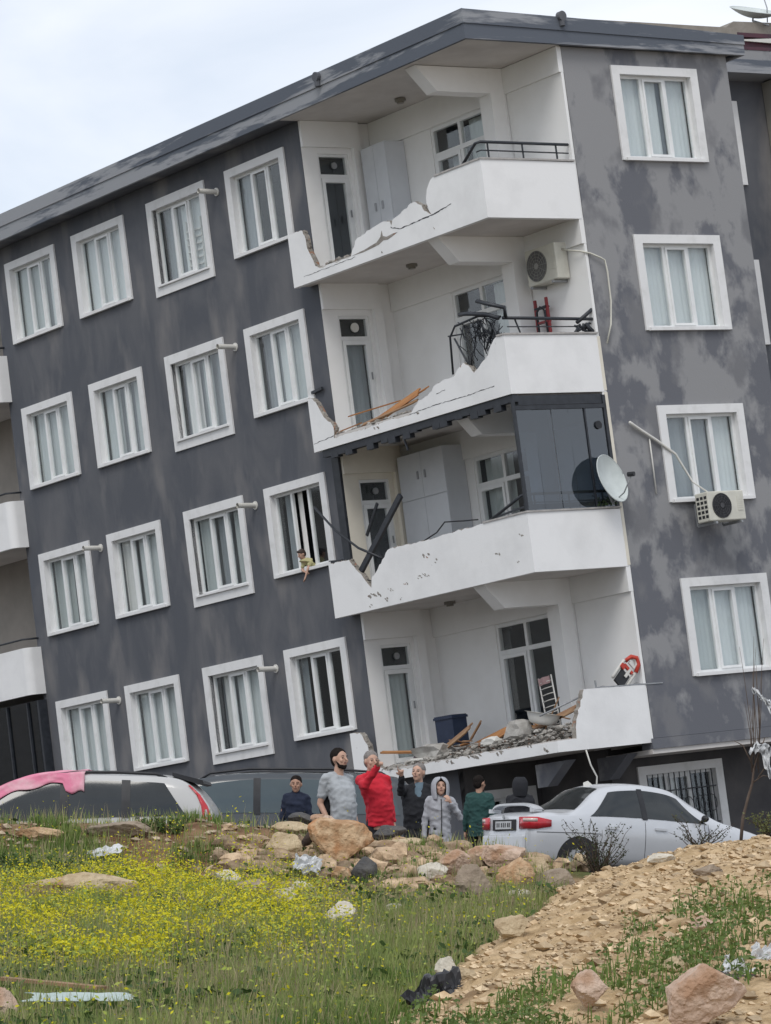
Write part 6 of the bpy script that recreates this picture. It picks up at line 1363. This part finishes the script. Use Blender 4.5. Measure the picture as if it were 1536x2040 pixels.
# man in black jacket, blue shirt, arm stretched up to the left
def open_shirt(root, D, s, hv, F_):
    t = MB(); c = D['chs']; nn = D['nck']; loft(t, [(D['pel'] + F_((.03*s, -.075*s, .02*s)), .05*s, .085*s, 0), (c + F_((.035*s, -.075*s, 0)), .075*s, .085*s, 0), (nn + F_((.02*s, -.03*s, -.03*s)), .065*s, .065*s, 0), (nn + F_((.01*s, -.01*s, .02*s)), .062*s, .062*s, 0)]); fuse(t, 'shirt', blues, root, .011, 3, .006, 3)
person(stand(834, 1521, 45.2, 1.70), 1.70, -.35, 'man with short grey hair in an open black jacket over a blue shirt, pointing', 'light', 'grey',
       J=dict(shR=(-.17, -.04, 1.41), elR=(-.17, -.22, 1.36), wrR=(-.10, -.38, 1.57), elL=(.24, .05, 1.12), wrL=(.20, -.05, .88)),
       headyaw=-.05, headtilt=-.12, top='jacket', topm=blackc, sleeve=1.0, pants=blackc, belly=.05, seed=8, wid=1.22, hem=.70, hands={'R': dict(d=(-.15, -.5, .85), n=(.2, -.8, -.4), point=True)}, extra=open_shirt)
# child in the grey hooded jacket, left hand at the mouth
def zipline(root, D, s, hv, F_):
    mb = MB(); mb.tube([D['nck'] + F_((0, -.105*s, -.05*s)), D['chs'] + F_((0, -.145*s, 0)), D['wst'] + F_((0, -.150*s, 0)), D['pel'] + F_((0, -.150*s, -.05*s))], .006, 6); mb.build('zip', gapm, root)
person(stand(877, 1551, 43.6, 1.40), 1.40, .12, 'child in a light grey hooded jacket, hood up, one hand at the mouth', 'light', 'black',
       J=dict(elL=(.30, -.03, 1.15), wrL=(.13, -.20, 1.38), elR=(-.24, .02, 1.10), wrR=(-.25, -.02, .84), hd=(0, -.02, 1.62)), headtilt=-.15, top='hooded_jacket', topm=greyh, sleeve=1.0, collar=True, pants=blackc, hood=greyh, seed=11, hem=.74, wid=1.0,
       hands={'L': dict(d=(-.35, -.2, .6), n=(-.6, .6, 0), curl=.7)}, extra=zipline)
# man seen from behind in dark green
person(stand(955, 1546, 56.4, 1.74), 1.74, math.pi - .25, 'man seen from behind in a dark green sweater left of the silver car', 'tan', 'black', headyaw=-.5, top='sweater', topm=greens, sleeve=1.0, pants=greens if False else blackc, seed=12, backonly=True, wid=1.1, hem=.78)
person(stand(1036, 1550, 57.0, 1.72), 1.72, math.pi + .1, 'person seen from behind in a dark hooded jacket beside the basement window', 'tan', None, top='hooded_jacket', topm=charc, sleeve=1.0, collar=True, pants=blackc, hood=charc, seed=14, backonly=True, wid=1.1, hem=.78)
# child leaning out of the open window on the third floor
yel = cloth('pale_yellow_top', (.50, .47, .25))
wp = BL(.10, .62, -7.42)
cp = Vector(BL(-.02, .84, -7.55))
person((cp.x, cp.y, cp.z - .62), 1.12, -.5, 'small child in a pale yellow top leaning out of the open third floor window', 'light', 'brown',
       J=dict(pel=(.05, .22, .98), wst=(.05, .14, 1.10), chs=(.0, .02, 1.20), nck=(-.06, -.10, 1.30), hd=(-.12, -.17, 1.42), shL=(.10, -.02, 1.26), elL=(.08, -.16, 1.02), wrL=(.04, -.22, .78), shR=(-.14, -.04, 1.20), elR=(-.16, -.05, .98), wrR=(-.02, -.12, .92),
              hpL=(.13, .30, .97), hpR=(-.04, .30, .97), knL=(.20, .62, .85), knR=(.03, .62, .85), anL=(.22, .80, .45), anR=(.05, .80, .45)), headyaw=-.6, headtilt=.45, top='shirt', topm=yel, sleeve=.3, pants=greyp, seed=15, child=True)
